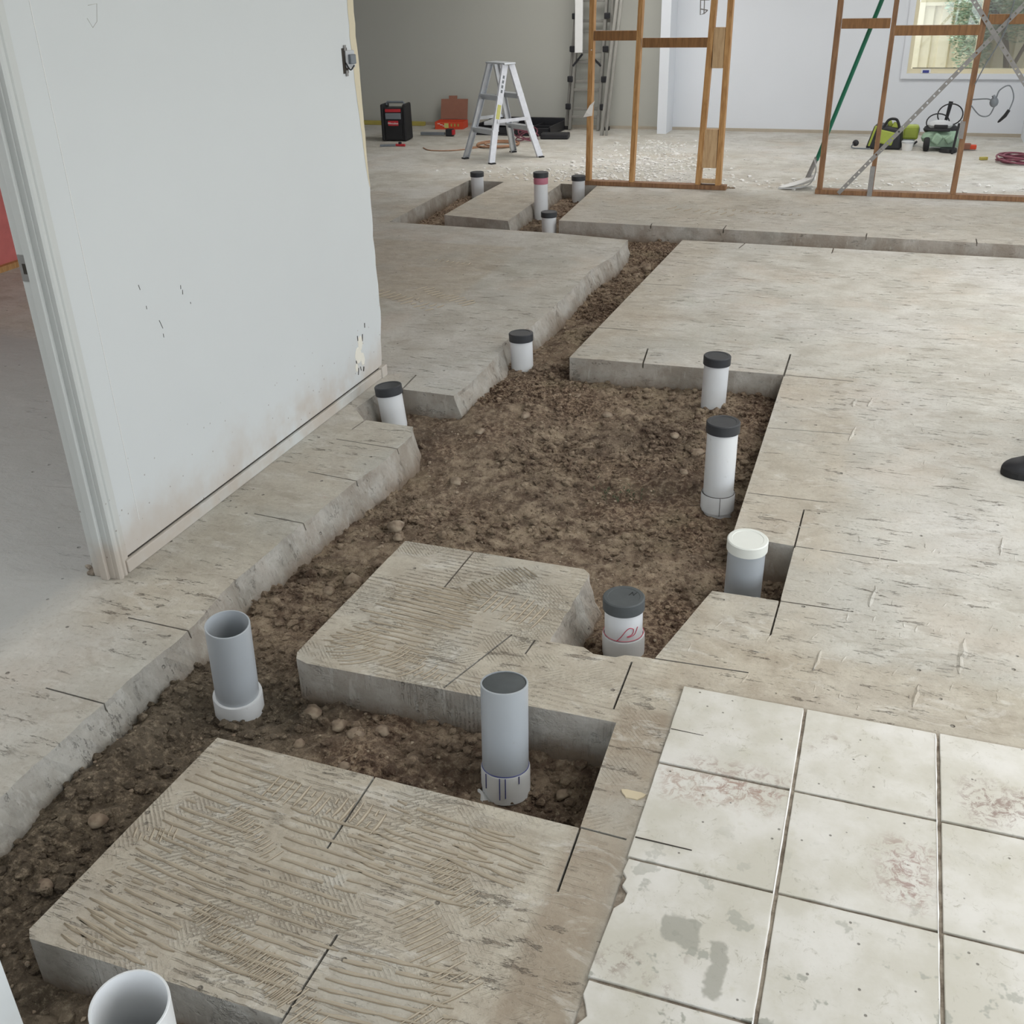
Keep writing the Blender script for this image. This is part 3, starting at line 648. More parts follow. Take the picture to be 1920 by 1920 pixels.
# pale mortar rims smeared up one side of the long joints
for i in range(1, 7):
    xj = X0 + i * PX - .0078; mb = MB(); N2 = 150; 
    for k in range(N2):
        y = -.6 + 2.70 * k / (N2 - 1); w = .0009 + .0016 * noise.noise(Vector((i * 9, y * 22, 0))) + .0010 * noise.noise(Vector((i * 9, y * 80, 0))); w = max(.0003, w)
        mb.v += [(xj - .0016, y, TZ + .0003), (xj + w, y, TZ - .0025), (xj + w + .0004, y, .004)]
    for k in range(N2 - 1): mb.f += [(k * 3, k * 3 + 1, k * 3 + 4, k * 3 + 3), (k * 3 + 1, k * 3 + 2, k * 3 + 5, k * 3 + 4)]
    mb.build('mortar_rim', MAT_CRUMB, slab)
# two saw cuts that ran on into the left-hand tiles
for nm, (a, b) in enumerate((((-.322, 1.932), (-.245, 1.931)), ((-.322, 1.571), (-.205, 1.571)))):
    MB().bar((*a, TZ - .0012), (*b, TZ - .0022), .0021, .0055).build('saw_cut', MAT_DARK, slab)

# ------------------------------------------------------------------ walls and shell
WT = 2.45
def wall_left():
    # plasterboard with a torn right-hand end
    ys = 2.16; pts = [(ys, 0)]
    prof = []
    for k in range(61):
        z = WT * k / 60; prof.append((3.965 + .035 * min(1, z / .25) * (1 if z < .3 else 1) + .012 * noise.noise(Vector((0, 3, z * 9))) + .006 * noise.noise(Vector((0, 7, z * 40))) - (.012 * max(0, (z - .9)) ), z))
    ring = [(ys, 0.0)] + prof + [(ys, WT)]
    mb = MB(); n = len(ring)
    for x in (-2.05, -2.063): mb.v += [(x, y, z) for y, z in ring]
    mb.f += [tuple(range(n)), tuple(n + i for i in reversed(range(n)))] + [(i, n + i, n + (i + 1) % n, (i + 1) % n) for i in range(n)]
    mb2 = MB().b2(-2.125, -2.0631, ys, 3.95, 0, WT)
    w = mb2.build('wall_left', MAT_WALL); struct(w); w['label'] = 'white plasterboard wall with a torn end beside the trench'
    return w, mb, prof
wl, sheet, prof = wall_left()
sheet.build('plasterboard_sheet', MAT_WALL, wl)
# bare paper strip along the torn end
mb = MB()
for k in range(20, 60):
    y, z = prof[k]; y2, z2 = prof[k + 1]; w1 = .05 * max(0, min(1, (z - .75) / .5)) ; w2 = .05 * max(0, min(1, (z2 - .75) / .5))
    if w1 <= 0: continue
    mb.add([(-2.0492, y, z), (-2.0492, y - w1, z), (-2.0492, y2 - w2, z2), (-2.0492, y2, z2)], [(0, 3, 2, 1)])
mb.build('torn_paper', simple('torn_plasterboard_paper', sr(216, 206, 180), .9, vary=.06), wl)
# scraped plaster patch low on the wall
mb = MB(); R = random.Random(3)
for (cy, cz, ry, rz) in ((3.79, .21, .022, .03), (3.765, .16, .03, .035), (3.80, .135, .018, .03), (3.74, .115, .012, .02)):
    P = [(-2.0495, cy + ry * cos(t) * (1 + .35 * noise.noise(Vector((cos(t) * 2, sin(t) * 2, cy * 30)))), cz + rz * sin(t) * (1 + .35 * noise.noise(Vector((cos(t) * 2, sin(t) * 2, cz * 30))))) for t in [2 * pi * k / 18 for k in range(18)]]
    k = len(mb.v); mb.add(P + [(p[0] + .0015, p[1] * .85 + cy * .15, p[2] * .85 + cz * .15) for p in P], [(q, (q + 1) % 18, 18 + (q + 1) % 18, 18 + q) for q in range(18)] + [tuple(18 + q for q in range(18))])
mb.build('scraped_plaster', simple('raw_plaster', sr(236, 232, 220), .9, vary=.05), wl)
mb = MB()
for (y, z, ly, lz) in ((3.815, .225, .006, .03), (3.772, .235, .005, .022), (3.845, .27, .005, .02), (3.79, .13, .006, .03), (3.742, .135, .006, .026), (3.752, .095, .005, .03), (3.80, .09, .008, .02), (3.775, .10, .004, .02),
(2.67, .733, .0016, .014), (2.665, .75, .0014, .012), (2.541, .668, .0013, .03), (2.543, .632, .0012, .012), (2.475, .80, .0012, .016), (2.49, .735, .0012, .01), (2.70, .69, .001, .006)):
    mb.box((-2.0496, y, z), (.0015, ly, lz), Matrix.Rotation(R.uniform(-.35, .35), 3, 'X'))
mb.build('gouge', MAT_DARK, wl)
# pencilled V mark
MB().tube([(-2.0498, 2.487, 1.545), (-2.0498, 2.522, 1.548), (-2.0498, 2.51, 1.506), (-2.0498, 2.489, 1.492), (-2.0498, 2.474, 1.515)], .0006, 5).build('pencil_mark', simple('pencil', sr(160, 156, 144), .8), wl)
# builder's line on the wall near the door casing
MB().bar((-2.0494, 2.273, .13), (-2.0494, 2.281, WT), .0022, .001, (1, 0, 0)).build('paint_line', MAT_WHITEP, wl)
# skirting strip and the gap above it
sk = MB().b2(-2.05, -2.036, 2.17, 3.955, 0, .042).build('baseboard_left', MAT_TRIM, bevel=.003); struct(sk)
MB().b2(-2.0498, -2.0485, 2.19, 3.95, .0425, .0465).build('shadow_gap', MAT_DARK, sk)
MB().b2(-2.052, -2.030, 3.935, 3.985, 0, .05).build('loose_skirting_end', MAT_TRIM, sk, bevel=.003)

# door 1: jamb, stop and stepped casing at the near end of the left wall
dr = MB().b2(-2.13, -2.052, 2.125, 2.16, 0, WT).build('door_1', MAT_TRIM, bevel=.002); struct(dr)
dr['label'] = 'white painted door jamb with stepped casing at the near wall end'
MB().b2(-2.095, -2.07, 2.112, 2.126, 0, WT).build('door_stop', MAT_TRIM, dr, bevel=.002)
cs = MB(); pr = [(2.128, .004), (2.128, .014), (2.134, .018), (2.142, .018), (2.146, .012), (2.150, .012), (2.154, .016), (2.162, .016), (2.168, .009), (2.188, .006), (2.192, .0)]
pts = [(-2.052 + dx, y) for y, dx in pr] + [(-2.052, 2.192), (-2.052, 2.128)]
cs.prism([(x, y) for x, y in reversed(pts)], 0, WT); cs.build('casing', MAT_TRIM, dr)
sp = MB().b2(-2.127, -2.1, 2.1225, 2.1255, .905, .975); st = sp.build('strike_plate', MAT_STEEL, dr, bevel=.001)
MB().b2(-2.116, -2.106, 2.1215, 2.1235, .925, .952).build('latch_hole', MAT_DARK, st)
MB().b2(-2.155, -2.13, 2.12, 2.165, 0, .012).build('mortar_block', MAT_GROUT, dr, bevel=.004)
mb = MB()
for k in range(9): mb.ell((-2.16 + R.uniform(-.03, .05), 2.14 + R.uniform(-.02, .04), .006), (R.uniform(.006, .014), R.uniform(.004, .01), .006), None, 8, 5)
o = mb.build('rubble', MAT_GROUT); tag(o, 'small dark crumbs of mortar at the foot of the door jamb', 'rubble', kind='stuff')
# wall socket box with a dangling outlet
bx = Thing('outlet_box', 'open wall socket hanging out of its hole in the white wall', 'outlet', (-2.05, 3.885, 1.31))
bx.part(MB().b2(-2.0505, -2.0485, 3.862, 3.905, 1.262, 1.352), 'wall_hole', MAT_DARK)
bx.part(MB().box((-2.036, 3.9, 1.312), (.008, .042, .062), Rz(-.5)), 'outlet_plate', MAT_LGREY, bevel=.004)
bx.part(MB().box((-2.026, 3.898, 1.312), (.02, .026, .034), Rz(-.5)), 'terminal_block', MAT_GREYP, bevel=.003)
bx.part(MB().tube(curve_pts([(-2.045, 3.88, 1.30), (-2.03, 3.885, 1.275), (-2.02, 3.90, 1.29)]), .0028, 6), 'wire', MAT_BLACK)
bx.part(MB().box((-2.046, 3.885, 1.352), (.003, .016, .02)).box((-2.046, 3.886, 1.262), (.003, .016, .02)), 'bracket', MAT_STEEL)

# near wall end at the lower left of the trench
w = MB().b2(-1.22, -1.1, .1, .742, -.14, WT).build('wall_near', MAT_WALL, bevel=.002); struct(w)

# far walls
def wallbox(name, *b, mat=MAT_WALLB): return struct(MB().b2(*b).build(name, mat))
gw = wallbox('wall_back', -8.2, -2.42, 12.0, 12.12, 0, WT, mat=MAT_GREYWALL)
nib = wallbox('wall_nib', -2.475, -2.375, 11.66, 12.12, 0, WT); nib['label'] = 'short white wall nib dividing the grey wall from the white wall'
wx0, wx1, wz0, wz1 = -.02, 1.1, .585, 1.85
w = MB().b2(-2.42, wx0, 12.0, 12.12, 0, WT).b2(wx0, wx1 + .1, 12.0, 12.12, 0, wz0).b2(wx0, wx1 + .1, 12.0, 12.12, wz1, WT).build('wall_back_white', MAT_WALLB); struct(w)
w = MB().b2(1.14, 1.26, FAR_R[1], 12.12, 0, WT).b2(1.14, 1.26, FAR_R[0], FAR_R[1], 2.35, WT).b2(1.14, 1.26, 8.66, FAR_R[0], 0, WT).build('wall_far_right', MAT_WALLB); struct(w)
w = MB().b2(1.26, 3.7, 8.78, 8.9, 0, WT).build('wall_divider', MAT_WALLB); struct(w)
mb = MB(); prev = -2.6
for a, b in OPEN_R: mb.b2(RX, RX + .12, prev, a, 0, WT); mb.b2(RX, RX + .12, a, b, 2.28, WT); prev = b
mb.b2(RX, RX + .12, prev, 8.9, 0, WT); struct(mb.build('wall_right', MAT_WALLB))
struct(MB().b2(-8.2, -1.0, -2.62, -2.5, 0, WT).b2(1.8, 3.72, -2.62, -2.5, 0, WT).b2(-1.0, 1.8, -2.62, -2.5, 2.25, WT).build('wall_rear', MAT_WALLB))
struct(MB().b2(-8.2, -8.08, -2.6, .5, 0, WT).b2(-8.2, -8.08, 3.3, 12.1, 0, WT).b2(-8.2, -8.08, .5, 3.3, 0, .35).b2(-8.2, -8.08, .5, 3.3, 2.25, WT).build('wall_far_left', MAT_WALLB))
struct(MB().b2(-8.2, 3.75, -2.62, 12.12, WT, WT + .1).build('ceiling', MAT_CEIL))
pk = struct(MB().b2(-5.34, -5.22, 3.2, 6.0, 0, WT).build('wall_insulated', MAT_PINK)); pk['label'] = 'pink insulation wall seen through the doorway'
MB().b2(-5.22, -5.18, 3.2, 6.0, 0, .035).build('bottom_plate', MAT_PINE, pk)
for y in (3.9, 4.93, 5.6): MB().b2(-5.225, -5.18, y - .02, y + .02, .035, WT).build('stud', MAT_PINE, pk)
struct(MB().b2(-8.08, -2.475, 11.985, 12.0, 0, .03).build('trim_1', MAT_DUST)); struct(MB().b2(-2.375, 1.14, 11.988, 12.0, 0, .03).build('trim_2', MAT_DUST))

# window in the white back wall
win = struct(MB().b2(wx0, wx0 + .035, 12.0, 12.08, wz0, wz1).b2(wx1 - .035, wx1, 12.0, 12.08, wz0, wz1).b2(wx0 + .0351, wx1 - .0351, 12.0, 12.08, wz0, wz0 + .045).b2(wx0 + .0351, wx1 - .0351, 12.0, 12.08, wz1 - .04, wz1).build('window_1', MAT_CREAMF))
win['label'] = 'cream aluminium window looking onto a fence and tree'
MB().b2(.585, .615, 12.02, 12.07, wz0 + .04, wz1).build('mullion', MAT_CREAMF, win)
MB().b2(wx0 + .05, .585, 11.994, 11.999, wz0 + .047, wz0 + .053).build('sash_seal', MAT_DARK, win)
MB().b2(wx0 - .055, wx0, 11.975, 12.0, wz0, wz1 + .05).build('architrave', MAT_WALLB, win); MB().b2(wx0 - .055, wx1 + .04, 11.972, 12.0, wz0 - .05, wz0).build('sill_board', MAT_WALLB, win)
G = bpy.data.materials.new('window_glass'); G.use_nodes = True; nt = G.node_tree; nt.nodes.remove(nt.nodes['Principled BSDF'])
gl = nt.nodes.new('ShaderNodeBsdfGlossy'); gl.inputs['Roughness'].default_value = .02; tr = nt.nodes.new('ShaderNodeBsdfTransparent'); mx = nt.nodes.new('ShaderNodeMixShader'); mx.inputs[0].default_value = .06
nt.links.new(tr.outputs[0], mx.inputs[1]); nt.links.new(gl.outputs[0], mx.inputs[2]); nt.links.new(mx.outputs[0], nt.nodes['Material Output'].inputs[0])
MB().b2(wx0 + .03, .59, 12.04, 12.045, wz0 + .04, wz1 - .03).build('pane', G, win); MB().b2(.61, wx1 - .03, 12.04, 12.045, wz0 + .04, wz1 - .03).build('pane', G, win)
FS = bpy.data.materials.new('fly_screen_mesh'); FS.use_nodes = True; nt = FS.node_tree; q1 = nt.nodes['Principled BSDF']; q1.inputs['Base Color'].default_value = (.12, .12, .12, 1); q2 = nt.nodes.new('ShaderNodeBsdfTransparent'); q3 = nt.nodes.new('ShaderNodeMixShader'); q3.inputs[0].default_value = .42
nt.links.new(q2.outputs[0], q3.inputs[1]); nt.links.new(q1.outputs[0], q3.inputs[2]); nt.links.new(q3.outputs[0], nt.nodes['Material Output'].inputs[0])
MB().b2(.61, wx1 - .03, 12.02, 12.022, wz0 + .04, wz1 - .03).build('fly_screen', FS, win)
lb = Thing('window_sticker', 'small white and blue label on the window bottom rail', 'sticker', (.16, 11.998, .602))
lb.part(MB().b2(.115, .205, 11.995, 11.999, .588, .625), 'backing', MAT_WHITEP); lb.part(MB().b2(.13, .19, 11.992, 11.996, .59, .615), 'print', MAT_BLUE)

# ------------------------------------------------------------------ outside: ground, fence, tree
o = struct(MB().b2(-14, 14, 12.12, 30, -.35, -.25).b2(3.75, 20, -12, 12.12, -.35, -.25).b2(-14, 3.75, -14, -2.62, -.35, -.25).b2(-20, -8.2, -14, 12.12, -.35, -.25).build('ground_outside', simple('paving_outside', sr(190, 184, 172), .9)))
fn = Thing('fence', 'cream ribbed metal fence outside the back window', 'fence', (.6, 13.7, -.25))
for k in range(22):
    x = -1.4 + k * .2
    m_ = MB().add([(x, 13.7, -.25), (x + .05, 13.7, -.25), (x + .07, 13.66, -.25), (x + .18, 13.66, -.25), (x + .2, 13.7, -.25), (x, 13.7, 1.18), (x + .05, 13.7, 1.18), (x + .07, 13.66, 1.18), (x + .18, 13.66, 1.18), (x + .2, 13.7, 1.18)],
                  [(i, i + 1, i + 6, i + 5) for i in range(4)])
    fn.part(m_, 'panel', MAT_CREAMF)
fn.part(MB().b2(.04, 3.2, 13.63, 13.73, 1.14, 1.2), 'top_rail', MAT_CREAMF); fn.part(MB().b2(.02, .08, 13.62, 13.73, -.25, 1.2), 'post', MAT_CREAMF)
def leafmat():
    M = Mat('leaf', .6); n = M.noise(7, 3); c = M.mix(n, sr(104, 134, 96), sr(206, 220, 192)); return M.done(c)
R = random.Random(5); LEAF = leafmat(); BARK = simple('bark', sr(120, 108, 92), .9)
def foliage(spec):
    mb = MB()
    for cx, cy, cz, rr, n, fy in spec:
        for k in range(n):
            while True:
                p = Vector((R.uniform(-1, 1), R.uniform(-1, 1), R.uniform(-1, 1)))
                if p.length < 1: break
            c = Vector((cx + p.x * rr, cy + p.y * rr * fy, cz + p.z * rr)); q = Matrix.Rotation(R.uniform(0, 6.28), 3, 'Z') @ Matrix.Rotation(R.uniform(-1.2, 1.2), 3, 'X')
            L = R.uniform(.014, .03); mb.add([c + q @ Vector(v) for v in ((-L, 0, 0), (0, -L * .4, 0), (L, 0, 0), (0, L * .4, 0))], [(0, 1, 2, 3)])
    return mb
tree = Thing('garden_tree', 'leafy grey-green tree before the fence beyond the window', 'tree', (1.0, 13.3, -.25))
tree.part(foliage(((.60, 13.35, .90, .26, 1500, .8), (.55, 13.35, 1.25, .3, 2000, .8), (.62, 13.35, .66, .2, 700, .8), (1.05, 13.3, 1.2, .42, 3000, .6), (1.5, 13.3, 1.4, .5, 2600, .55), (.35, 13.38, 1.5, .3, 1600, .6))), 'foliage', LEAF, kind='stuff')
tree.part(MB().tube(curve_pts([(1.02, 13.3, -.3), (1.0, 13.3, .4), (.9, 13.32, .9), (.6, 13.36, 1.3)]), .03, 8).tube(curve_pts([(1.0, 13.3, .4), (1.2, 13.3, .9), (1.5, 13.3, 1.4)]), .02, 8), 'trunk', BARK, smooth=True)
tree = Thing('garden_tree', 'taller pale tree standing behind the cream fence', 'tree', (.6, 15.2, -.25))
tree.part(foliage(((.1, 15.0, 1.7, .7, 3500, 1), (1.0, 15.1, 1.8, .8, 3500, 1), (-.6, 15.1, 1.9, .6, 2000, 1))), 'foliage', LEAF, kind='stuff')
tree.part(MB().tube([(.6, 15.2, -.3), (.55, 15.15, 1.0), (.5, 15.1, 1.9)], [.07, .05, .03], 8), 'trunk', BARK, smooth=True)

# ------------------------------------------------------------------ pipes
def pipe(name, label, top, base, mat=MAT_PVC, cap='black', r=.056, collar=None, collar_mat=None, extra=None, group='capped and open pipe risers'):
    top = Vector(top); base = Vector(base); ax = (top - base).normalized(); L = (top - base).length
    zb = soil_z(base.x, base.y); below = .05
    t = Thing(name, label, 'pipe', tuple(base), None)
    if cap == 'open':
        rr = r - .004
        t.part(MB().lathe([(r, -below), (r, L - .001), (r - .001, L), (rr + .0005, L), (rr, L - .001), (rr, -below)], base, ax, 48), 'pipe_tube', mat, smooth=True)
    else:
        body = L - (.008 if cap == 'plug' else .004)
        t.part(MB().lathe([(r - .003, -below), (r - .003, body)] if cap != 'plug' else [(r, -below), (r, L - .001), (r - .002, L), (r - .004, L), (r - .004, L - .004), (r - .004, -below)], base, ax, 48), 'pipe_tube', mat, smooth=True)
        if cap == 'plug':
            t.part(MB().lathe([(r - .0045, L - .02), (r - .0045, L - .003), (r - .007, L - .0015), (0.0001, L - .0015)], base, ax, 48), 'cap', MAT_CAPD, smooth=True)
        else:
            h = {'black': .037, 'white': .034, 'dusty': .036}[cap]; cm = {'black': MAT_CAP, 'white': MAT_CAPW, 'dusty': MAT_CAPD}[cap]
            t.part(MB().lathe([(r - .0028, L - h), (r + .002, L - h), (r + .002, L - .003), (r - .001, L), (r * .8, L), (r * .78, L - .0012), (.0001, L - .0012)], base, ax, 48), 'cap', cm, smooth=True)
    if collar:
        z0, z1 = collar; c = r + .008 if cap == 'open' else r + .0035
        t.part(MB().lathe([(r - .003, z0), (c, z0), (c, z1 - .004), (c - .001, z1), (r - .001, z1), (r - .001, z0)], base, ax, 48), 'collar', collar_mat or mat, smooth=True)
    return t, ax, L
def ring_mark(t, name, mat, base, ax, r, h, a0=0, a1=2 * pi, w=.0013, fn=None):
    A = Vector(ax); u = A.orthogonal().normalized(); v = A.cross(u); P = []
    for k in range(41):
        a = a0 + (a1 - a0) * k / 40; hh = h + (fn(k / 40) if fn else 0); P.append(Vector(base) + A * hh + (u * cos(a) + v * sin(a)) * r)
    t.part(MB().tube(P, w, 5), name, mat)
# open grey risers
pipe('drain_pipe', 'open grey pipe standing in a white coupling beside the left slab edge', (-1.424, 1.805, .168), (-1.452, 1.83, -.125), MAT_PVCG, 'open', collar=(-.03, .062), collar_mat=MAT_PVC)
pipe('drain_pipe', 'open white-grey pipe cut off at the bottom left corner', (-.875, .746, .300), (-.925, .775, -.13), MAT_PVC, 'open')
# tall grey riser at the front pit
t, ax, L = pipe('drain_pipe', 'tall grey pipe with flat black plug and white coupling in the front pit', (-.701, 1.838, .128), (-.692, 1.80, -.19), MAT_PVCG, 'plug', collar=(.02, .095), collar_mat=MAT_PVC)
B = Vector((-.692, 1.80, -.19)); r0 = .0602
ring_mark(t, 'glue_line', MAT_PENB, B, ax, r0 - .004, .0965, w=.0014)
u = ax.orthogonal().normalized(); v = ax.cross(u)
camd = (Vector((0, 0, 1.6)) - B); camd = (camd - ax * camd.dot(ax)).normalized()
for da, l in ((-.25, .06), (-.02, .055), (-.9, .04), (.55, .02)):
    d = Matrix.Rotation(da, 3, ax) @ camd
    t.part(MB().tube([B + ax * .095 + d * r0, B + ax * (.095 - l) + d * r0], .0012, 5), 'glue_drip', MAT_PENB)
side = Matrix.Rotation(-1.1, 3, ax) @ camd
t.part(MB().lathe([(.034, -.03), (.034, .06), (.038, .062), (.038, .0625), (.0001, .0625)], B + side * .03 - ax * .02, (side * .9 + ax * .5), 28), 'junction', MAT_PVC, smooth=True)
# white pipe with red marks by the strip
t, ax, L = pipe('drain_pipe', 'white pipe with dusty black cap and red marker ring behind the strip', (-.549, 2.387, .063), (-.545, 2.385, -.15), MAT_PVC, 'dusty', collar=(.02, .095))
B = Vector((-.545, 2.385, -.15)); camd = (Vector((0, 0, 1.6)) - B); camd.z = 0; camd.normalize()
ring_mark(t, 'red_ring', MAT_PENR, B, ax, .0562, .1, w=.001)
P = []
for (a, h) in ((-.35, .098), (-.1, .115), (.15, .135), (.35, .142), (.55, .135), (.45, .12), (.2, .115), (.35, .114), (.62, .12), (.8, .14)):
    d = Matrix.Rotation(a, 3, 'Z') @ camd; P.append(B + ax * h + d * .0545)
t.part(MB().tube(curve_pts(P, 5), .0011, 5), 'red_letter', MAT_PENR)
cc = B + ax * (L + .0005)
t.part(MB().bar(cc + Vector((.012, .01, -.0015)), cc + Vector((.018, .028, -.0015)), .0015, .002).bar(cc + Vector((.018, .028, -.0015)), cc + Vector((.024, .012, -.0015)), .0015, .002).bar(cc + Vector((.024, .012, -.0015)), cc + Vector((.03, .03, -.0015)), .0015, .002), 'scratched_mark', MAT_BLACK)
pipe('drain_pipe', 'grey pipe with a white cap in the notch of the right slab', (-.264, 2.745, .10), (-.268, 2.76, -.17), MAT_PVCG, 'white', r=.058)
t, ax, L = pipe('drain_pipe', 'tall white pipe with black cap, second from the far edge of the big pit', (-.441, 3.353, .21), (-.441, 3.353, -.16), MAT_PVC, 'black', collar=(.035, .10))
B = Vector((-.441, 3.353, -.16)); ring_mark(t, 'glue_line', MAT_DARK, B, ax, .0575, .101, w=.0013)
camd = (Vector((0, 0, 1.6)) - B); camd.z = 0; camd.normalize(); d = Matrix.Rotation(.15, 3, 'Z') @ camd
t.part(MB().tube([B + ax * .1 + d * .0597, B + ax * .03 + d * .0597], .001, 5), 'coupling_seam', MAT_DARK)
pipe('drain_pipe', 'white pipe with black cap by the far right corner of the big pit', (-.606, 4.259, .13), (-.612, 4.262, -.14), MAT_PVC, 'black')
pipe('drain_pipe', 'white pipe with black cap at the mouth of the long channel', (-1.567, 4.486, .08), (-1.562, 4.484, -.13), MAT_PVC, 'black')
pipe('drain_pipe', 'short white pipe with black cap against the end of the white wall', (-1.892, 3.705, .066), (-1.868, 3.70, -.14), MAT_PVC, 'black')
pipe('drain_pipe', 'low white pipe with black cap at the corner of the far cross trench', (-2.317, 7.30, .05), (-2.317, 7.30, -.14), MAT_PVC, 'black')
t, ax, L = pipe('drain_pipe', 'tall far pipe with a pink band below its black cap', (-2.53, 7.774, .24), (-2.53, 7.774, -.15), MAT_PVC, 'black')
t.part(MB().lathe([(.0545, L - .085), (.0548, L - .084), (.0548, L - .037), (.0545, L - .036)], (-2.53, 7.774, -.15), (0, 0, 1), 40), 'pink_band', MAT_PINKTAPE, smooth=True)
pipe('drain_pipe', 'farthest left capped pipe near the stepladder', (-3.345, 8.53, .09), (-3.345, 8.53, -.14), MAT_PVC, 'black')
pipe('drain_pipe', 'capped pipe at the end of the far right channel beside the timber frame', (-2.45, 8.53, .09), (-2.45, 8.53, -.14), MAT_PVC, 'black')

# ------------------------------------------------------------------ timber stud frames
FY0, FY1 = 8.62, 8.69
def frame(name, label, studs, plate, nogs, blocks, pine, top=2.41):
    t = Thing(name, label, 'timber frame', ((plate[0] + plate[1]) / 2, 8.65, 0))
    t.part(MB().b2(plate[0], plate[1], FY0 - .005, FY1 + .005, 0, .035), 'bottom_plate', MAT_PINER, bevel=.002)
    t.part(MB().b2(plate[0], plate[1], FY0, FY1, top, top + .035), 'top_plate', pine, bevel=.002)
    for xb, xt, w in studs:
        t.part(MB().add([(xb - w / 2, FY0, .035), (xb + w / 2, FY0, .035), (xb + w / 2, FY1, .035), (xb - w / 2, FY1, .035), (xt - w / 2, FY0, top), (xt + w / 2, FY0, top), (xt + w / 2, FY1, top), (xt - w / 2, FY1, top)],
                        [(0, 3, 2, 1), (4, 5, 6, 7), (0, 1, 5, 4), (1, 2, 6, 5), (2, 3, 7, 6), (3, 0, 4, 7)]), 'stud', pine, bevel=.002)
    for x0, x1, z0, z1, mt in nogs: t.part(MB().b2(x0, x1, FY0 + .001, FY0 + .036, z0, z1), 'noggin', mt, bevel=.002)
    for x0, x1, z0, z1 in blocks: t.part(MB().b2(x0, x1, FY0 + .002, FY1 - .002, z0, z1), 'block', MAT_PINEL, bevel=.002)
    return t
fl = frame('stud_frame', 'left pine stud frame ending in a doubled stud by the opening', [(-2.398, -2.36, .038), (-2.03, -1.965, .036), (-1.482, -1.405, .042), (-1.322, -1.31, .042)], (-2.425, -1.255),
      [(-2.355, -2.005, 1.096, 1.166, MAT_PINEH), (-1.97, -1.465, 1.045, 1.113, MAT_PINEH), (-2.34, -2.0, 1.9, 1.97, MAT_PINEH), (-1.96, -1.44, 1.9, 1.97, MAT_PINEH)],
      [(-1.46, -1.335, .05, .075), (-1.425, -1.34, .90, 1.182), (-1.462, -1.345, .167, .456)], MAT_PINE)
fr = frame('stud_frame', 'right pine stud frame with crossed steel straps before the window', [(-.535, -.525, .04), (-.155, -.14, .034), (.432, .46, .038), (1.0, 1.02, .038)], (-.565, 1.1),
      [(-.505, -.17, 1.167, 1.233, MAT_PINEH), (-.135, .435, 1.119, 1.185, MAT_PINEH), (.475, 1.0, 1.187, 1.251, MAT_PINEH), (-.5, -.16, 1.95, 2.02, MAT_PINEH), (-.12, .43, 1.95, 2.02, MAT_PINEH)], [], MAT_PINER)
def strap(t, a, b, y, w=.03):
    a = Vector((a[0], y, a[1])); b = Vector((b[0], y, b[1])); d = (b - a).normalized(); nrm = Vector((0, 1, 0)); r = d.cross(nrm); L = (b - a).length; mb = MB()
    for s in (-1, 1): mb.bar(a + r * s * w * .36, b + r * s * w * .36, w * .28, .0015, (0, 1, 0))
    k = 0; p = 0
    while p < L:
        l = .034 if k % 2 else .05; l = min(l, L - p); mb.bar(a + d * p, a + d * (p + l), w * .5, .0013, (0, 1, 0)); p += l + .012; k += 1
    t.part(mb, 'brace_strap', MAT_STEEL)
strap(fr, (-.39, -.0 + .012), (1.28, 2.03), FY0 - .009); strap(fr, (-.41, 2.3), (1.09, .42), FY0 - .014, .032)
fr.part(MB().b2(-.178, -.142, FY0 - .012, FY0 - .006, .0, .22), 'strap_tail', MAT_STEEL)
fr.part(MB().b2(.405, .437, FY0 - .006, FY1, .43, .55), 'nail_plate', MAT_STEEL)
fl.part(MB().box((-2.375, FY0 - .003, 1.03), (.008, .004, .008)), 'nail', MAT_WHITEP)
pp = Thing('paper_scrap', 'torn white scrap caught on the leftmost stud', 'paper', (-2.37, 8.6, .57))
pp.part(MB().add([(-2.43, 8.59, .535), (-2.36, 8.6, .545), (-2.352, 8.6, .62), (-2.335, 8.585, .66), (-2.375, 8.585, .625), (-2.405, 8.58, .575), (-2.43, 8.594, .537), (-2.36, 8.604, .547), (-2.352, 8.604, .622), (-2.335, 8.589, .662), (-2.375, 8.589, .627), (-2.405, 8.584, .577)],
                 [(0, 1, 2, 3, 4, 5), (11, 10, 9, 8, 7, 6)] + [(i, (i + 1) % 6, 6 + (i + 1) % 6, 6 + i) for i in range(6)]), 'sheet', MAT_PAPER)
# cable hanging from the third stud, with an adaptor
cb = Thing('hanging_cable', 'grey power lead with black plug hanging from the window frame stud', 'cable', (.5, 8.6, .7))
cb.part(MB().tube(curve_pts([(.62, 8.58, 1.42), (.59, 8.58, 1.15), (.5, 8.58, .93), (.455, 8.6, .80)]), .004, 6), 'lead', MAT_GREYP)
cb.part(MB().tube(curve_pts([(.455, 8.6, .70), (.55, 8.56, .71), (.60, 8.55, .70), (.62, 8.54, .77), (.68, 8.54, .80), (.72, 8.55, .72), (.70, 8.55, .62)]), .0048, 6).tube(curve_pts([(.455, 8.6, .66), (.52, 8.56, .60), (.58, 8.56, .60), (.605, 8.55, .66)]), .0048, 6), 'loop', MAT_GREYP)
cb.part(MB().ell((.598, 8.55, .69), (.03, .02, .034)).tube([(.60, 8.55, .71), (.585, 8.55, .735)], .012, 8), 'adaptor', MAT_GREYP, smooth=True)
cb.part(MB().tube([(.705, 8.55, .64), (.685, 8.55, .60), (.655, 8.55, .565), (.645, 8.55, .555)], [.011, .013, .009, .004], 8), 'plug', MAT_BLACK, smooth=True)
br = Thing('wall_bracket', 'bent steel wire bracket fixed at the white wall beside the doubled stud', 'bracket', (-1.52, 8.6, 1.33))
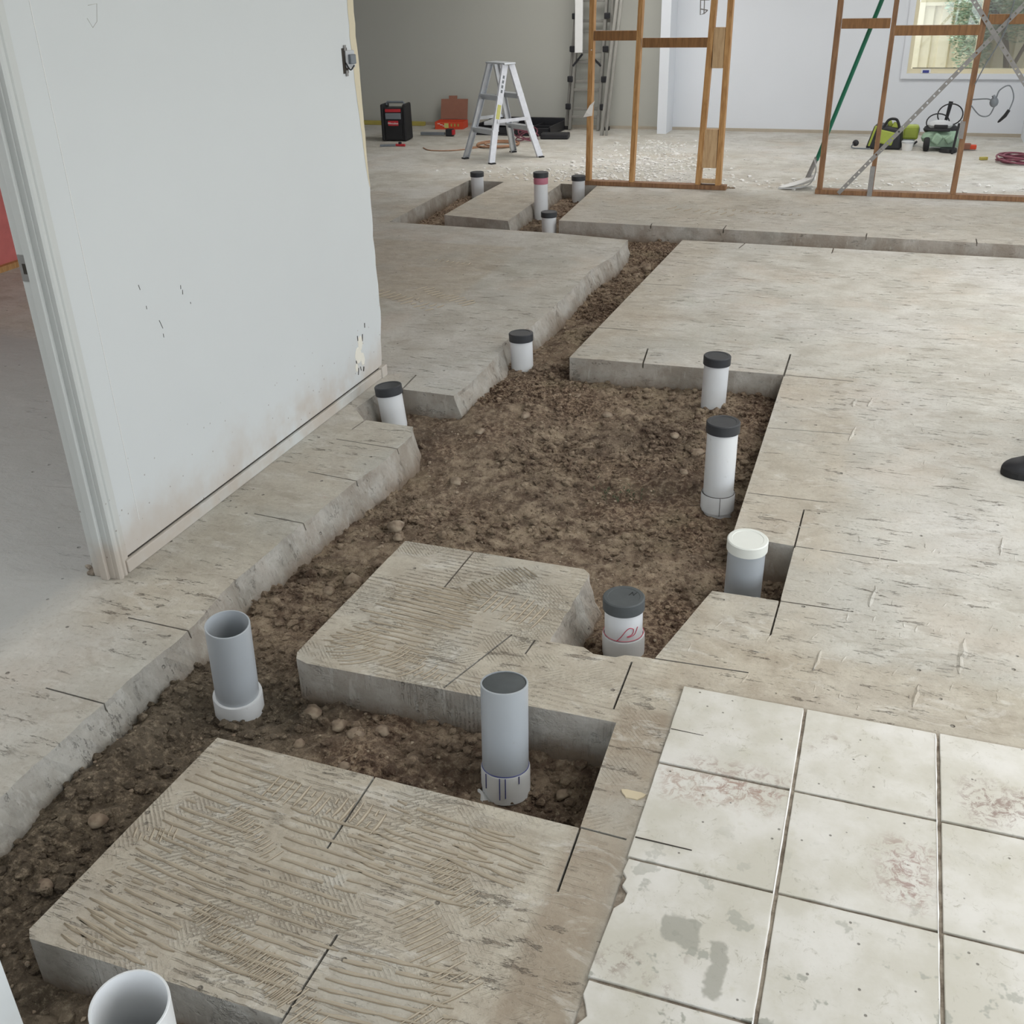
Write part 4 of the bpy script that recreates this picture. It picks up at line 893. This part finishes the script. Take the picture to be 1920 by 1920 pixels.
br.part(MB().tube([(-1.535, 8.6, 1.40), (-1.53, 8.6, 1.27), (-1.50, 8.6, 1.28), (-1.48, 8.62, 1.30)], .004, 6), 'wire', MAT_STEEL); br.part(MB().tube([(-1.505, 8.6, 1.42), (-1.503, 8.6, 1.275)], .004, 6).tube([(-1.535, 8.6, 1.37), (-1.47, 8.62, 1.37)], .004, 6).tube([(-1.532, 8.6, 1.31), (-1.48, 8.62, 1.30)], .004, 6), 'cross_wire', MAT_STEEL)

# ------------------------------------------------------------------ aluminium double-sided stepladder
def stepladder():
    t = Thing('stepladder', 'aluminium double-sided stepladder standing in the far room', 'ladder', (-3.577, 9.82, 0))
    c = Vector((-3.577, 9.82, 0)); u = Vector((.33, -.22, 0)).normalized(); v = Vector((.345, .49, 0)).normalized(); H = .835
    def pt(su, sv, z):      # position on the leg line at height z
        k = z / H; hu = .20 * (1 - k) + .125 * k; hv = .285 * (1 - k) + .035 * k
        if z < .27: hu += .02 * (1 - z / .27)
        return c + u * su * hu + v * sv * hv + Vector((0, 0, z))
    for su in (-1, 1):
        for sv in (-1, 1):
            mb = MB(); P = [pt(su, sv, 0.006), pt(su, sv, .27), pt(su, sv, H)]
            for a, b in zip(P, P[1:]):
                mb.bar(a, b, .062, .004, u)
                d = (b - a).normalized(); q = (v - d * v.dot(d)).normalized()
                for s in (-1, 1): mb.bar(a + q * s * .029 - u * su * .01, b + q * s * .029 - u * su * .01, .004, .022, u)
            leg = t.part(mb, 'leg', MAT_ALULIT if su > 0 else MAT_ALU)
            t.part(MB().box(pt(su, sv, .006) - Vector((0, 0, .001)), (.05, .06, .012), Rz(.9)), 'foot_pad', MAT_BLACKM, parent=leg)
            if su > 0 and sv < 0:
                a = pt(1, -1, .50) + u * .0035; b = pt(1, -1, .38) + u * .0035; t.part(MB().bar(a, b, .04, .0015, u), 'warning_label', MAT_YEL, parent=leg)
                mb = MB()
                for zz in (.60, .64, .68, .72): mb.bar(pt(1, -1, zz) + u * .0035, pt(1, -1, zz + .025) + u * .0035, .02, .0015, u)
                t.part(mb, 'dark_scuffs', MAT_GREYP, parent=leg)
    for sv in (-1, 1):
        for z in (.28, .57):
            t.part(MB().bar(pt(-1, sv, z), pt(1, sv, z), .075, .018).bar(pt(-1, sv, z - .02) , pt(1, sv, z - .02), .004, .04), 'step', MAT_ALU)
    t.part(MB().bar(c - u * .15 + Vector((0, 0, H + .008)), c + u * .15 + Vector((0, 0, H + .008)), .13, .016), 'platform', MAT_ALU, bevel=.004)
    t.part(MB().bar(pt(1, -1, .36) + u * .006, pt(1, 1, .36) + u * .006, .004, .03), 'spreader', MAT_ALULIT)
    t.part(MB().bar(pt(-1, -1, .36) + u * -.006, pt(-1, 1, .36) - u * .006, .004, .03), 'spreader', MAT_ALU)
stepladder()
# cords in a loose pile behind it
def coil(name, label, c, r, n, mat, rad=.006, cat='cord', seed=0, squash=1.0, hz=.012):
    R = random.Random(seed); P = []
    for k in range(n * 10):
        a = 2 * pi * k / 10; rr = r * (1 + .22 * sin(a * .37 + seed) + R.uniform(-.03, .03)); P.append((c[0] + rr * cos(a) + .1 * r * sin(a * .2), c[1] + rr * sin(a) * squash, rad + .001 + hz * (.5 + .5 * sin(a * .71 + k * .03))))
    o = MB().tube(curve_pts(P, 2), rad, 6).build(name, mat, loc=(c[0], c[1], 0), smooth=True); tag(o, label, cat); return o
coil('extension_lead', 'tan-orange extension cord coiled under the stepladder', (-3.9, 10.55), .19, 4, MAT_ORCORD, .008, seed=1)
coil('extension_lead', 'thin maroon cord bunched beside the black tray', (-3.72, 10.95), .11, 5, MAT_MAROON, .006, seed=4, hz=.12)
o = MB().tube(curve_pts([(-4.6, 10.25, .006), (-4.45, 10.1, .006), (-4.2, 10.15, .006), (-4.0, 10.45, .006), (-4.15, 10.35, .006)], 6), .006, 6).build('extension_lead', MAT_ORCORD, loc=(-4.4, 10.2, 0)); tag(o, 'loose tan lead trailing left from the stepladder', 'cord')
o = coil('extension_lead', 'maroon extension cord coiled at the right edge beyond the frame', (1.0, 10.42), .15, 6, MAT_MAROON, .008, seed=9, hz=.05)
o = MB().box((.73, 10.5, .014), (.07, .03, .026), Rz(.4)).build('cord_plug', MAT_YELB, bevel=.004); tag(o, 'cream plug on the floor left of the maroon cord coil', 'plug')
# black tool tray behind the stepladder
tr_ = Thing('tool_tray', 'long black plastic tray lying behind the stepladder', 'tray', (-3.8, 11.5, 0))
tr_.part(MB().b2(-4.45, -3.55, 11.25, 11.8, .0, .02).b2(-4.45, -3.55, 11.25, 11.27, .02, .085).b2(-4.45, -3.55, 11.78, 11.8, .02, .13).b2(-4.45, -4.43, 11.25, 11.8, .02, .1).b2(-3.57, -3.55, 11.25, 11.8, .02, .1), 'tray_body', MAT_BLACK, bevel=.006)
tr_.part(MB().b2(-4.43, -3.57, 11.5, 11.512, .02, .08).b2(-4.1, -4.088, 11.27, 11.78, .02, .08).b2(-3.8, -3.788, 11.27, 11.78, .02, .08), 'divider', MAT_BLACK)
o = MB().box((-3.46, 11.14, .03), (.3, .16, .055), Rz(.15)).build('black_case', MAT_BLACK, bevel=.012); tag(o, 'flat black case in front of the tray, right of the stepladder', 'case')
o = MB().b2(-4.33, -4.02, 11.3, 11.6, .1, .14).build('white_board', MAT_LGREY, bevel=.008); o.location.z = -.005; tag(o, 'light grey board lying on the black tray', 'board')

# multi-purpose ladder leaning on the grey wall
def bigladder():
    t = Thing('extension_ladder', 'tall folded aluminium ladder leaning on the grey back wall', 'ladder', (-3.3, 11.85, 0))
    def P(x0, x1, z, y=11.84): return Vector((x0 + (x1 - x0) * z / 1.3, y + .09 * z / 2.3, z))
    for x0, x1, yo in ((-3.54, -3.44, 0), (-3.075, -3.05, 0), (-3.49, -3.40, -.05), (-3.165, -3.10, -.05)):
        t.part(MB().bar(P(x0, x1, .01, 11.84 + yo), P(x0, x1, 2.35, 11.84 + yo), .03, .065, (0, 1, 0)), 'rail', MAT_ALUD, bevel=.004)
    for z in (.22, .50, .80, 1.1, 1.4, 1.7, 2.0): t.part(MB().bar(P(-3.53, -3.43, z), P(-3.08, -3.05, z), .035, .03), 'rung', MAT_ALUD, bevel=.004)
    for z in (.14, .42, .70, 1.0, 1.3, 1.6): t.part(MB().bar(P(-3.49, -3.40, z, 11.79), P(-3.165, -3.10, z, 11.79), .03, .03), 'rung', MAT_ALUD, bevel=.004)
    for z in (.25, .53, .83, 1.15):
        for xx, x2 in ((-3.52, -3.43), (-3.12, -3.08)): t.part(MB().box(P(xx, x2, z, 11.76), (.06, .035, .06)), 'hinge_lock', MAT_BLACK, bevel=.008)
    t.part(MB().bar(P(-3.48, -3.43, .66, 11.76), P(-3.35, -3.35, .78, 11.76), .02, .012, (0, 1, 0)).bar(P(-3.14, -3.14, .66, 11.76), P(-3.27, -3.27, .78, 11.76), .02, .012, (0, 1, 0)), 'brace', MAT_BLACK)
    t.part(MB().bar(P(-3.12, -3.12, .28, 11.8), P(-3.06, -3.06, .02, 11.76), .02, .015, (0, 1, 0)), 'stay', MAT_ALUD)
    for x in (-3.54, -3.075): t.part(MB().box(P(x, x, .02), (.045, .075, .04)), 'foot', MAT_BLACKM, bevel=.004)
bigladder()
o = MB().bar((-3.36, 11.68, .80), (-3.38, 11.76, 1.9), .085, .018, (0, 1, 0)).build('white_plank', MAT_WHITEP, bevel=.003); tag(o, 'white board standing on the leaning ladder in the far room', 'board')
o = MB().bar((-3.03, 11.42, 0), (-2.90, 11.94, 2.35), .028, .012, (0, 1, 0)).bar((-3.012, 11.43, 0.0), (-2.882, 11.95, 2.35), .004, .03, (0, 1, 0)).build('metal_channel', MAT_ALUD); tag(o, 'left of two long metal channels leaning right of the tall ladder', 'channel')
o = MB().bar((-2.975, 11.42, 0), (-2.855, 11.94, 2.35), .026, .012, (0, 1, 0)).build('metal_channel', MAT_ALUD); tag(o, 'right of two long metal channels leaning right of the tall ladder', 'channel')
# jobsite radio
def radio():
    t = Thing('jobsite_radio', 'black jobsite radio with red badge on the floor by the grey wall', 'radio', (-5.12, 10.75, 0)); c = Vector((-5.12, 10.75, 0)); Rr = Rz(.12)
    def bxx(x, y, z, dx, dy, dz, **k): return MB().box(c + Rr @ Vector((x, y, z)), (dx, dy, dz), Rr, **k)
    t.part(bxx(0, 0, .17, .25, .2, .33, taper=.93), 'housing', MAT_BLACK, bevel=.02)
    for s in (-1, 1): t.part(bxx(s * .122, 0, .19, .035, .24, .37, taper=.92), 'roll_cage', MAT_BLACKM, bevel=.015)
    t.part(MB().tube([c + Rr @ Vector((x, 0, z)) for x, z in ((-.1, .36), (-.09, .385), (.09, .385), (.1, .36))], .012, 8), 'handle', MAT_GREYP, smooth=True)
    t.part(bxx(0, -.1, .31, .17, .02, .03), 'red_trim', MAT_RED, bevel=.003)
    t.part(bxx(0, -.102, .255, .17, .02, .06), 'display', MAT_GREYP, bevel=.004)
    t.part(bxx(0, -.108, .10, .18, .012, .15), 'speaker_grille', MAT_BLACKM, bevel=.006)
    bd = t.part(bxx(0, -.117, .185, .115, .008, .05), 'badge', MAT_RED, bevel=.012)
    cu = bpy.data.curves.new('badge_text', 'FONT'); cu.body = 'Milwaukee'; cu.size = .027; cu.extrude = .0008; cu.align_x = 'CENTER'; cu.align_y = 'CENTER'; cu.materials.append(MAT_WHITEP)
    tmp = bpy.data.objects.new('badge_text_source', cu); COL.objects.link(tmp); bpy.context.view_layer.update()
    me = bpy.data.meshes.new_from_object(tmp.evaluated_get(bpy.context.evaluated_depsgraph_get())); bpy.data.objects.remove(tmp, do_unlink=True)
    tx = bpy.data.objects.new('badge_lettering', me); COL.objects.link(tx); tx.parent = bd; p = Rr @ Vector((0, -.123, .185)); tx.location = p; tx.rotation_euler = (pi / 2, 0, .12)
radio()
o = Thing('pliers', 'red-handled hand tool lying before the jobsite radio', 'tool', (-4.98, 10.3, 0))
o.part(MB().bar((-5.1, 10.27, .012), (-4.95, 10.33, .012), .03, .02), 'blade', MAT_GREYP, bevel=.003); o.part(MB().bar((-4.95, 10.33, .014), (-4.84, 10.33, .014), .022, .024), 'handle', MAT_RED, bevel=.006); o.part(MB().box((-4.9, 10.335, .03), (.03, .03, .03)), 'knob', MAT_BLACK, bevel=.006)
o = Thing('roller_tool', 'slim grey tool with black jaws on the floor right of the radio', 'tool', (-4.85, 11.1, 0))
o.part(MB().bar((-5.0, 11.1, .025), (-4.72, 11.12, .025), .035, .03), 'body', MAT_GREYP, bevel=.004); o.part(MB().box((-4.66, 11.12, .04), (.09, .06, .075)), 'head', MAT_BLACK, bevel=.01); o.part(MB().box((-4.61, 11.1, .045), (.02, .05, .05)), 'tip', MAT_RED)
o = MB().b2(-6.6, -5.3, 11.86, 11.92, 0, .045).build('spirit_level', MAT_YELB, bevel=.004); tag(o, 'yellowish level lying along the foot of the grey wall', 'level')
# orange box with open lid
ob = Thing('cardboard_box', 'open orange cardboard box with raised brown lid near the grey wall', 'box', (-4.85, 11.75, 0)); c = Vector((-4.90, 11.75, 0)); Rr = Rz(.12)
def obx(x, y, z, dx, dy, dz, tilt=0): return MB().box(c + Rr @ Vector((x, y, z)), (dx, dy, dz), Rr @ Matrix.Rotation(tilt, 3, 'X'))
ob.part(obx(0, -.11, .04, .33, .004, .08), 'front_wall', MAT_ORANGE); ob.part(obx(0, .11, .04, .33, .004, .08), 'back_wall', MAT_ORANGE)
ob.part(obx(-.165, 0, .04, .004, .22, .08), 'side_wall', MAT_ORANGE); ob.part(obx(.165, 0, .04, .004, .22, .08), 'side_wall', MAT_ORANGE); ob.part(obx(0, 0, .003, .33, .22, .005), 'base_panel', MAT_KRAFT)
ob.part(obx(.0, .15, .19, .32, .004, .22, -.3), 'lid', MAT_KRAFT); ob.part(obx(-.02, .19, .31, .1, .004, .04, -.3), 'lid_tab', MAT_KRAFT)
ob.part(obx(-.03, -.1125, .04, .05, .002, .05), 'white_panel_print', MAT_YEL); 
for q in range(3): ob.part(obx(.03 + q * .04, -.1125, .045, .018, .002, .03), 'pale_print', MAT_YELB)
for q in range(3): ob.part(obx(-.12 + q * .03, -.1125, .06 - .012 * q, .03, .002, .006), 'pale_print', MAT_WHITEP)

# ------------------------------------------------------------------ garden and power tools in the bright room
Y = 11.05
tb = Thing('tool_bag', 'lime and black open tool bag left of the garden tools', 'bag', (-.13, Y, 0)); c = Vector((-.13, Y, 0))
tb.part(MB().add([(-.30, Y - .1, .0), (.02, Y - .1, .0), (.04, Y + .12, .0), (-.28, Y + .12, .0), (-.24, Y - .08, .22), (.0, Y - .08, .19), (.02, Y + .1, .19), (-.21, Y + .1, .23)], [(0, 3, 2, 1), (4, 5, 6, 7), (0, 1, 5, 4), (1, 2, 6, 5), (2, 3, 7, 6), (3, 0, 4, 7)]), 'bag_body', MAT_BLACK, bevel=.02)
tb.part(MB().box((-.13, Y - .095, .11), (.16, .02, .12), Matrix.Rotation(-.12, 3, 'X') @ Matrix.Rotation(.2, 3, 'Y')), 'lime_panel', MAT_LIME, bevel=.01)
tb.part(MB().box((-.245, Y - .09, .12), (.02, .02, .19), Matrix.Rotation(.25, 3, 'Y')), 'lime_panel', MAT_LIME, bevel=.005)
tb.part(MB().box((-.05, Y - .03, .20), (.07, .05, .07), Matrix.Rotation(.5, 3, 'Y')).box((-.1, Y, .22), (.04, .05, .06), Matrix.Rotation(-.4, 3, 'Y')), 'lime_panel', MAT_LIME, bevel=.01)
tb.part(MB().tube(curve_pts([(-.16, Y - .07, .18), (-.12, Y - .06, .26), (-.06, Y - .05, .27), (-.03, Y - .05, .24), (-.01, Y - .06, .18)]), .012, 8), 'strap_handle', MAT_BLACKM, smooth=True)
wr = Thing('wheel_tool', 'small black roller ball on a bent wire left of the tool bag', 'tool', (-.38, 10.95, 0))
wr.part(MB().ell((-.39, 10.95, .055), (.03, .02, .03)), 'ball', MAT_BLACK, smooth=True); wr.part(MB().tube(curve_pts([(-.41, 10.94, .05), (-.42, 10.94, .015), (-.34, 10.94, .008), (-.25, 10.94, .008)]), .006, 6), 'wire', MAT_GREYP)
bl = Thing('leaf_blower', 'lime power tool with grey nozzle between bag and mower', 'power tool', (.08, 11.2, 0))
bl.part(MB().box((.095, 11.22, .13), (.14, .12, .13)), 'housing', MAT_LIME, bevel=.02); bl.part(MB().lathe([(.055, 0), (.06, .02), (.05, .12), (.055, .13)], (.11, 11.24, .13), (.1, 1, 0), 20), 'nozzle', MAT_GREYP, smooth=True)
bl.part(MB().tube(curve_pts([(.05, 11.1, .06), (.08, 11.08, .03), (.13, 11.08, .04), (.16, 11.1, .06)]), .01, 8), 'tube_guard', MAT_BLACK, smooth=True); bl.part(MB().box((.06, 11.2, .035), (.16, .1, .07)), 'stand', MAT_GREYP, bevel=.01)
tu = Thing('plastic_tub', 'small white tub in front of the lime power tool', 'tub', (.08, 10.95, 0))
tu.part(MB().lathe([(.045, .0), (.055, .07)], (.08, 10.95, 0), (0, 0, 1), 24), 'tub', MAT_WHITEP, smooth=True); tu.part(MB().lathe([(.058, .068), (.058, .082), (.0001, .083)], (.08, 10.95, 0), (0, 0, 1), 24), 'lid', MAT_LGREY, smooth=True)
mw = Thing('garden_machine', 'pale green and grey wheeled garden machine under the window', 'machine', (.36, 11.05, 0))
mw.part(MB().ell((.38, 11.1, .10), (.19, .14, .085)).box((.4, 11.0, .08), (.26, .12, .08)), 'deck', MAT_MINT, smooth=True)
mw.part(MB().ell((.36, 11.14, .17), (.16, .12, .06)), 'cowl', MAT_BLACK, smooth=True)
mw.part(MB().ell((.345, 11.05, .22), (.11, .08, .045)), 'engine_cover', MAT_LGREY, smooth=True); mw.part(MB().box((.35, 10.975, .215), (.12, .02, .03)).box((.35, 10.98, .185), (.17, .03, .03)), 'vent', MAT_BLACK, bevel=.006)
for x, y, r in ((.245, 10.93, .062), (.5, 11.28, .055)):
    wh = mw.part(MB().lathe([(.02, -.022), (r * .9, -.022), (r, -.012), (r, .012), (r * .9, .022), (.02, .022)], (x, y, r), (1, .1, 0), 28), 'wheel', MAT_BLACKM, smooth=True)
    mw.part(MB().lathe([(r * .55, .0225), (r * .3, .028), (.0001, .028)], (x, y, r), (1, .1, 0), 20), 'hub', MAT_LGREY, parent=wh, smooth=True)
mw.part(MB().lathe([(.075, 0), (.08, .01), (.075, .035), (.0001, .04)], (.44, 10.9, .0), (0, 0, 1), 24), 'disc_guard', MAT_BLACK, smooth=True)
mw.part(MB().box((.33, 10.93, .11), (.08, .06, .09), Matrix.Rotation(.5, 3, 'Y')).box((.44, 10.93, .11), (.07, .05, .07), Matrix.Rotation(-.6, 3, 'Y')), 'bracket_arm', MAT_MINT, bevel=.015)
mw.part(MB().tube([(.385, 11.2, .2), (.40, 11.2, .30), (.412, 11.2, .41)], [.014, .016, .02], 10), 'handle', MAT_BLACK, smooth=True)
mw.part(MB().tube([(.30 + .10 * cos(a) + .02, 11.1 + .02 * sin(a), .235 + .075 * sin(a)) for a in [2 * pi * k / 24 for k in range(24)]], .006, 6, closed=True).tube([(.42 + .11 * cos(a), 11.15, .30 + .095 * sin(a)) for a in [2 * pi * k / 24 for k in range(24)]], .006, 6, closed=True), 'hose', MAT_BLACK, smooth=True)
ot = Thing('orange_tool', 'small brown and orange tool on the floor right of the garden machine', 'tool', (.62, 11.05, 0))
ot.part(MB().box((.6, 11.05, .035), (.08, .05, .055)), 'body', MAT_KRAFT, bevel=.008); ot.part(MB().box((.66, 11.05, .03), (.06, .05, .04)), 'grip', MAT_ORANGE, bevel=.008)
o = MB().bar((.475, 10.79, .0), (.495, 10.79, .27), .03, .02).build('black_bar', MAT_BLACK, bevel=.003); tag(o, 'black upright bar partly behind the third stud of the right frame', 'bar')

# green handled shovel leaning by the opening
sv = Thing('shovel', 'white bladed shovel with green handle beside the right stud frame', 'shovel', (-.68, 8.8, 0))
sv.part(MB().tube([(-.60, 8.95, .2), (-.235, 8.74, 1.40), (-.05, 8.72, 2.0)], .016, 10), 'handle', MAT_GREENH, smooth=True)
sv.part(MB().tube([(-.66, 8.95, .05), (-.60, 8.95, .22)], .018, 10), 'socket', MAT_STEEL, smooth=True)
mb = MB(); N_ = 10
for i in range(N_ + 1):
    for j in range(7):
        s = i / N_; tt = (j - 3) / 3; x = -.86 + .27 * s; wdt = .10 * (1 - .25 * (1 - s)) * sqrt(max(.02, 1 - (max(0, .35 - s) / .36) ** 2)); y = 8.80 + tt * wdt + .06 * s; z = .012 + .04 * tt * tt * s + .05 * s * s
        mb.v.append((x, y, z))
for i in range(N_):
    for j in range(6): mb.f.append((i * 7 + j, (i + 1) * 7 + j, (i + 1) * 7 + j + 1, i * 7 + j + 1))
b = sv.part(mb, 'blade', MAT_WHITEP, smooth=True); md = b.modifiers.new('s', 'SOLIDIFY'); md.thickness = .004
sv.part(MB().tube(curve_pts([(-.86, 8.74, .01), (-.72, 8.73, .02), (-.62, 8.76, .05), (-.58, 8.70, .16), (-.60, 8.68, .25)]), .005, 6), 'wire_edge', MAT_LGREY)

# white plaster crumbs on the floor round the left frame
mb = MB(); R = random.Random(12)
for k in range(1500):
    u = R.random()
    if u < .6: x, y = R.gauss(-2.15, .35), R.gauss(9.6, .55)
    elif u < .8: x, y = R.gauss(-2.6, .5), R.gauss(9.0, .25)
    elif u < .9: x, y = R.gauss(-2.3, .2), R.gauss(10.9, .25)
    else: x, y = R.uniform(-1.9, 1), R.uniform(8.75, 9.3)
    if inring(x, y) or y < 8.72 or y > 11.5: continue
    s = R.uniform(.004, .016) * (1 if R.random() < .85 else 1.6); a = R.uniform(0, 3.1); P = [(x + cos(a + q * 1.57) * s * R.uniform(.6, 1.3), y + sin(a + q * 1.57) * s * R.uniform(.6, 1.3), z) for z in (0.0002, s * .5) for q in range(4)]
    mb.add(P, [(0, 3, 2, 1), (4, 5, 6, 7), (0, 1, 5, 4), (1, 2, 6, 5), (2, 3, 7, 6), (3, 0, 4, 7)])
o = mb.build('plaster_crumbs', MAT_CRUMB); tag(o, 'white plaster crumbs scattered over the floor around the stud frames', 'debris', kind='stuff')
mb = MB()
for k in range(260):
    x = R.choice((R.uniform(-.55, 1.1), R.uniform(-1.5, -1.2))); y = FY1 + .012 + abs(R.gauss(0, .02)); s = R.uniform(.004, .012)
    mb.ell((x, y, s * .4), (s, s * .8, s * .5), None, 6, 4)
o = mb.build('dirt_crumbs', MAT_SOIL); tag(o, 'dark dirt crumbs along the back of the bottom plates', 'debris', kind='stuff')

# ------------------------------------------------------------------ boot at the right edge of the picture
def boot():
    t = Thing('boot', 'black rubber-soled boot standing at the right edge of the slab', 'boot', (.66, 3.66, 0)); c = Vector((.487, 3.655, 0)); ang = .02
    def ringp(s, inset=0):    # outline width/height along the length
        L = .30
        hw = (.052 * sqrt(max(0, 1 - (1 - min(1, s / .25)) ** 2.2)) if s < .25 else (.052 - .014 * sin((s - .25) / .75 * pi) if s < .9 else .045 * sqrt(max(0.02, 1 - ((s - .9) / .105) ** 2)))) - inset
        return c + Rz(ang) @ Vector((L * s, 0, 0)), max(.002, hw)
    S_ = [0.002, .02, .05, .1, .17, .25, .35, .45, .55, .65, .75, .85, .93, .98, 1.0]
    for nm, z0, z1, mt, ins in (('sole', .0, .026, MAT_BLACKM, 0),):
        pl = [(c + Rz(ang) @ Vector((.30 * s, -ringp(s)[1], 0))) for s in S_] + [(c + Rz(ang) @ Vector((.30 * s, ringp(s)[1], 0))) for s in reversed(S_)]
        t.part(MB().prism([(p.x, p.y) for p in pl], z0, z1), nm, mt, bevel=.004)
    H = [.03, .038, .046, .055, .062, .072, .10, .125, .15, .17, .18, .18, .175, .16, .12]; mb = MB(); n = 16
    for s, h in zip(S_, H):
        p, hw = ringp(s, .004)
        for j in range(n + 1):
            a = pi * j / n; mb.v.append(tuple(p + Rz(ang) @ Vector((0, -cos(a) * hw * (1 if sin(a) < .7 else 1), 0)) + Vector((0, 0, .024 + (h - .024) * sin(a) ** .7))))
    for i in range(len(S_) - 1):
        for j in range(n): mb.f.append((i * (n + 1) + j, i * (n + 1) + j + 1, (i + 1) * (n + 1) + j + 1, (i + 1) * (n + 1) + j))
    t.part(mb, 'upper', MAT_BLACK, smooth=True)
    mb = MB()
    for k in range(5):
        s = .3 + k * .05; p, hw = ringp(s); z = .095 + k * .012; mb.tube([p + Vector((-.005, -.03, z - .008)), p + Vector((0, 0, z + .006)), p + Vector((.01, .03, z - .008))], .003, 6)
    t.part(mb, 'lace', MAT_GREYP)
    t.part(MB().tube([(.70, 3.66, .13), (.71, 3.66, .3), (.73, 3.66, .6), (.75, 3.66, .95)], [.065, .072, .085, .1], 16), 'trouser_leg', simple('dark_workwear', sr(50, 54, 62), .9), smooth=True)
boot()
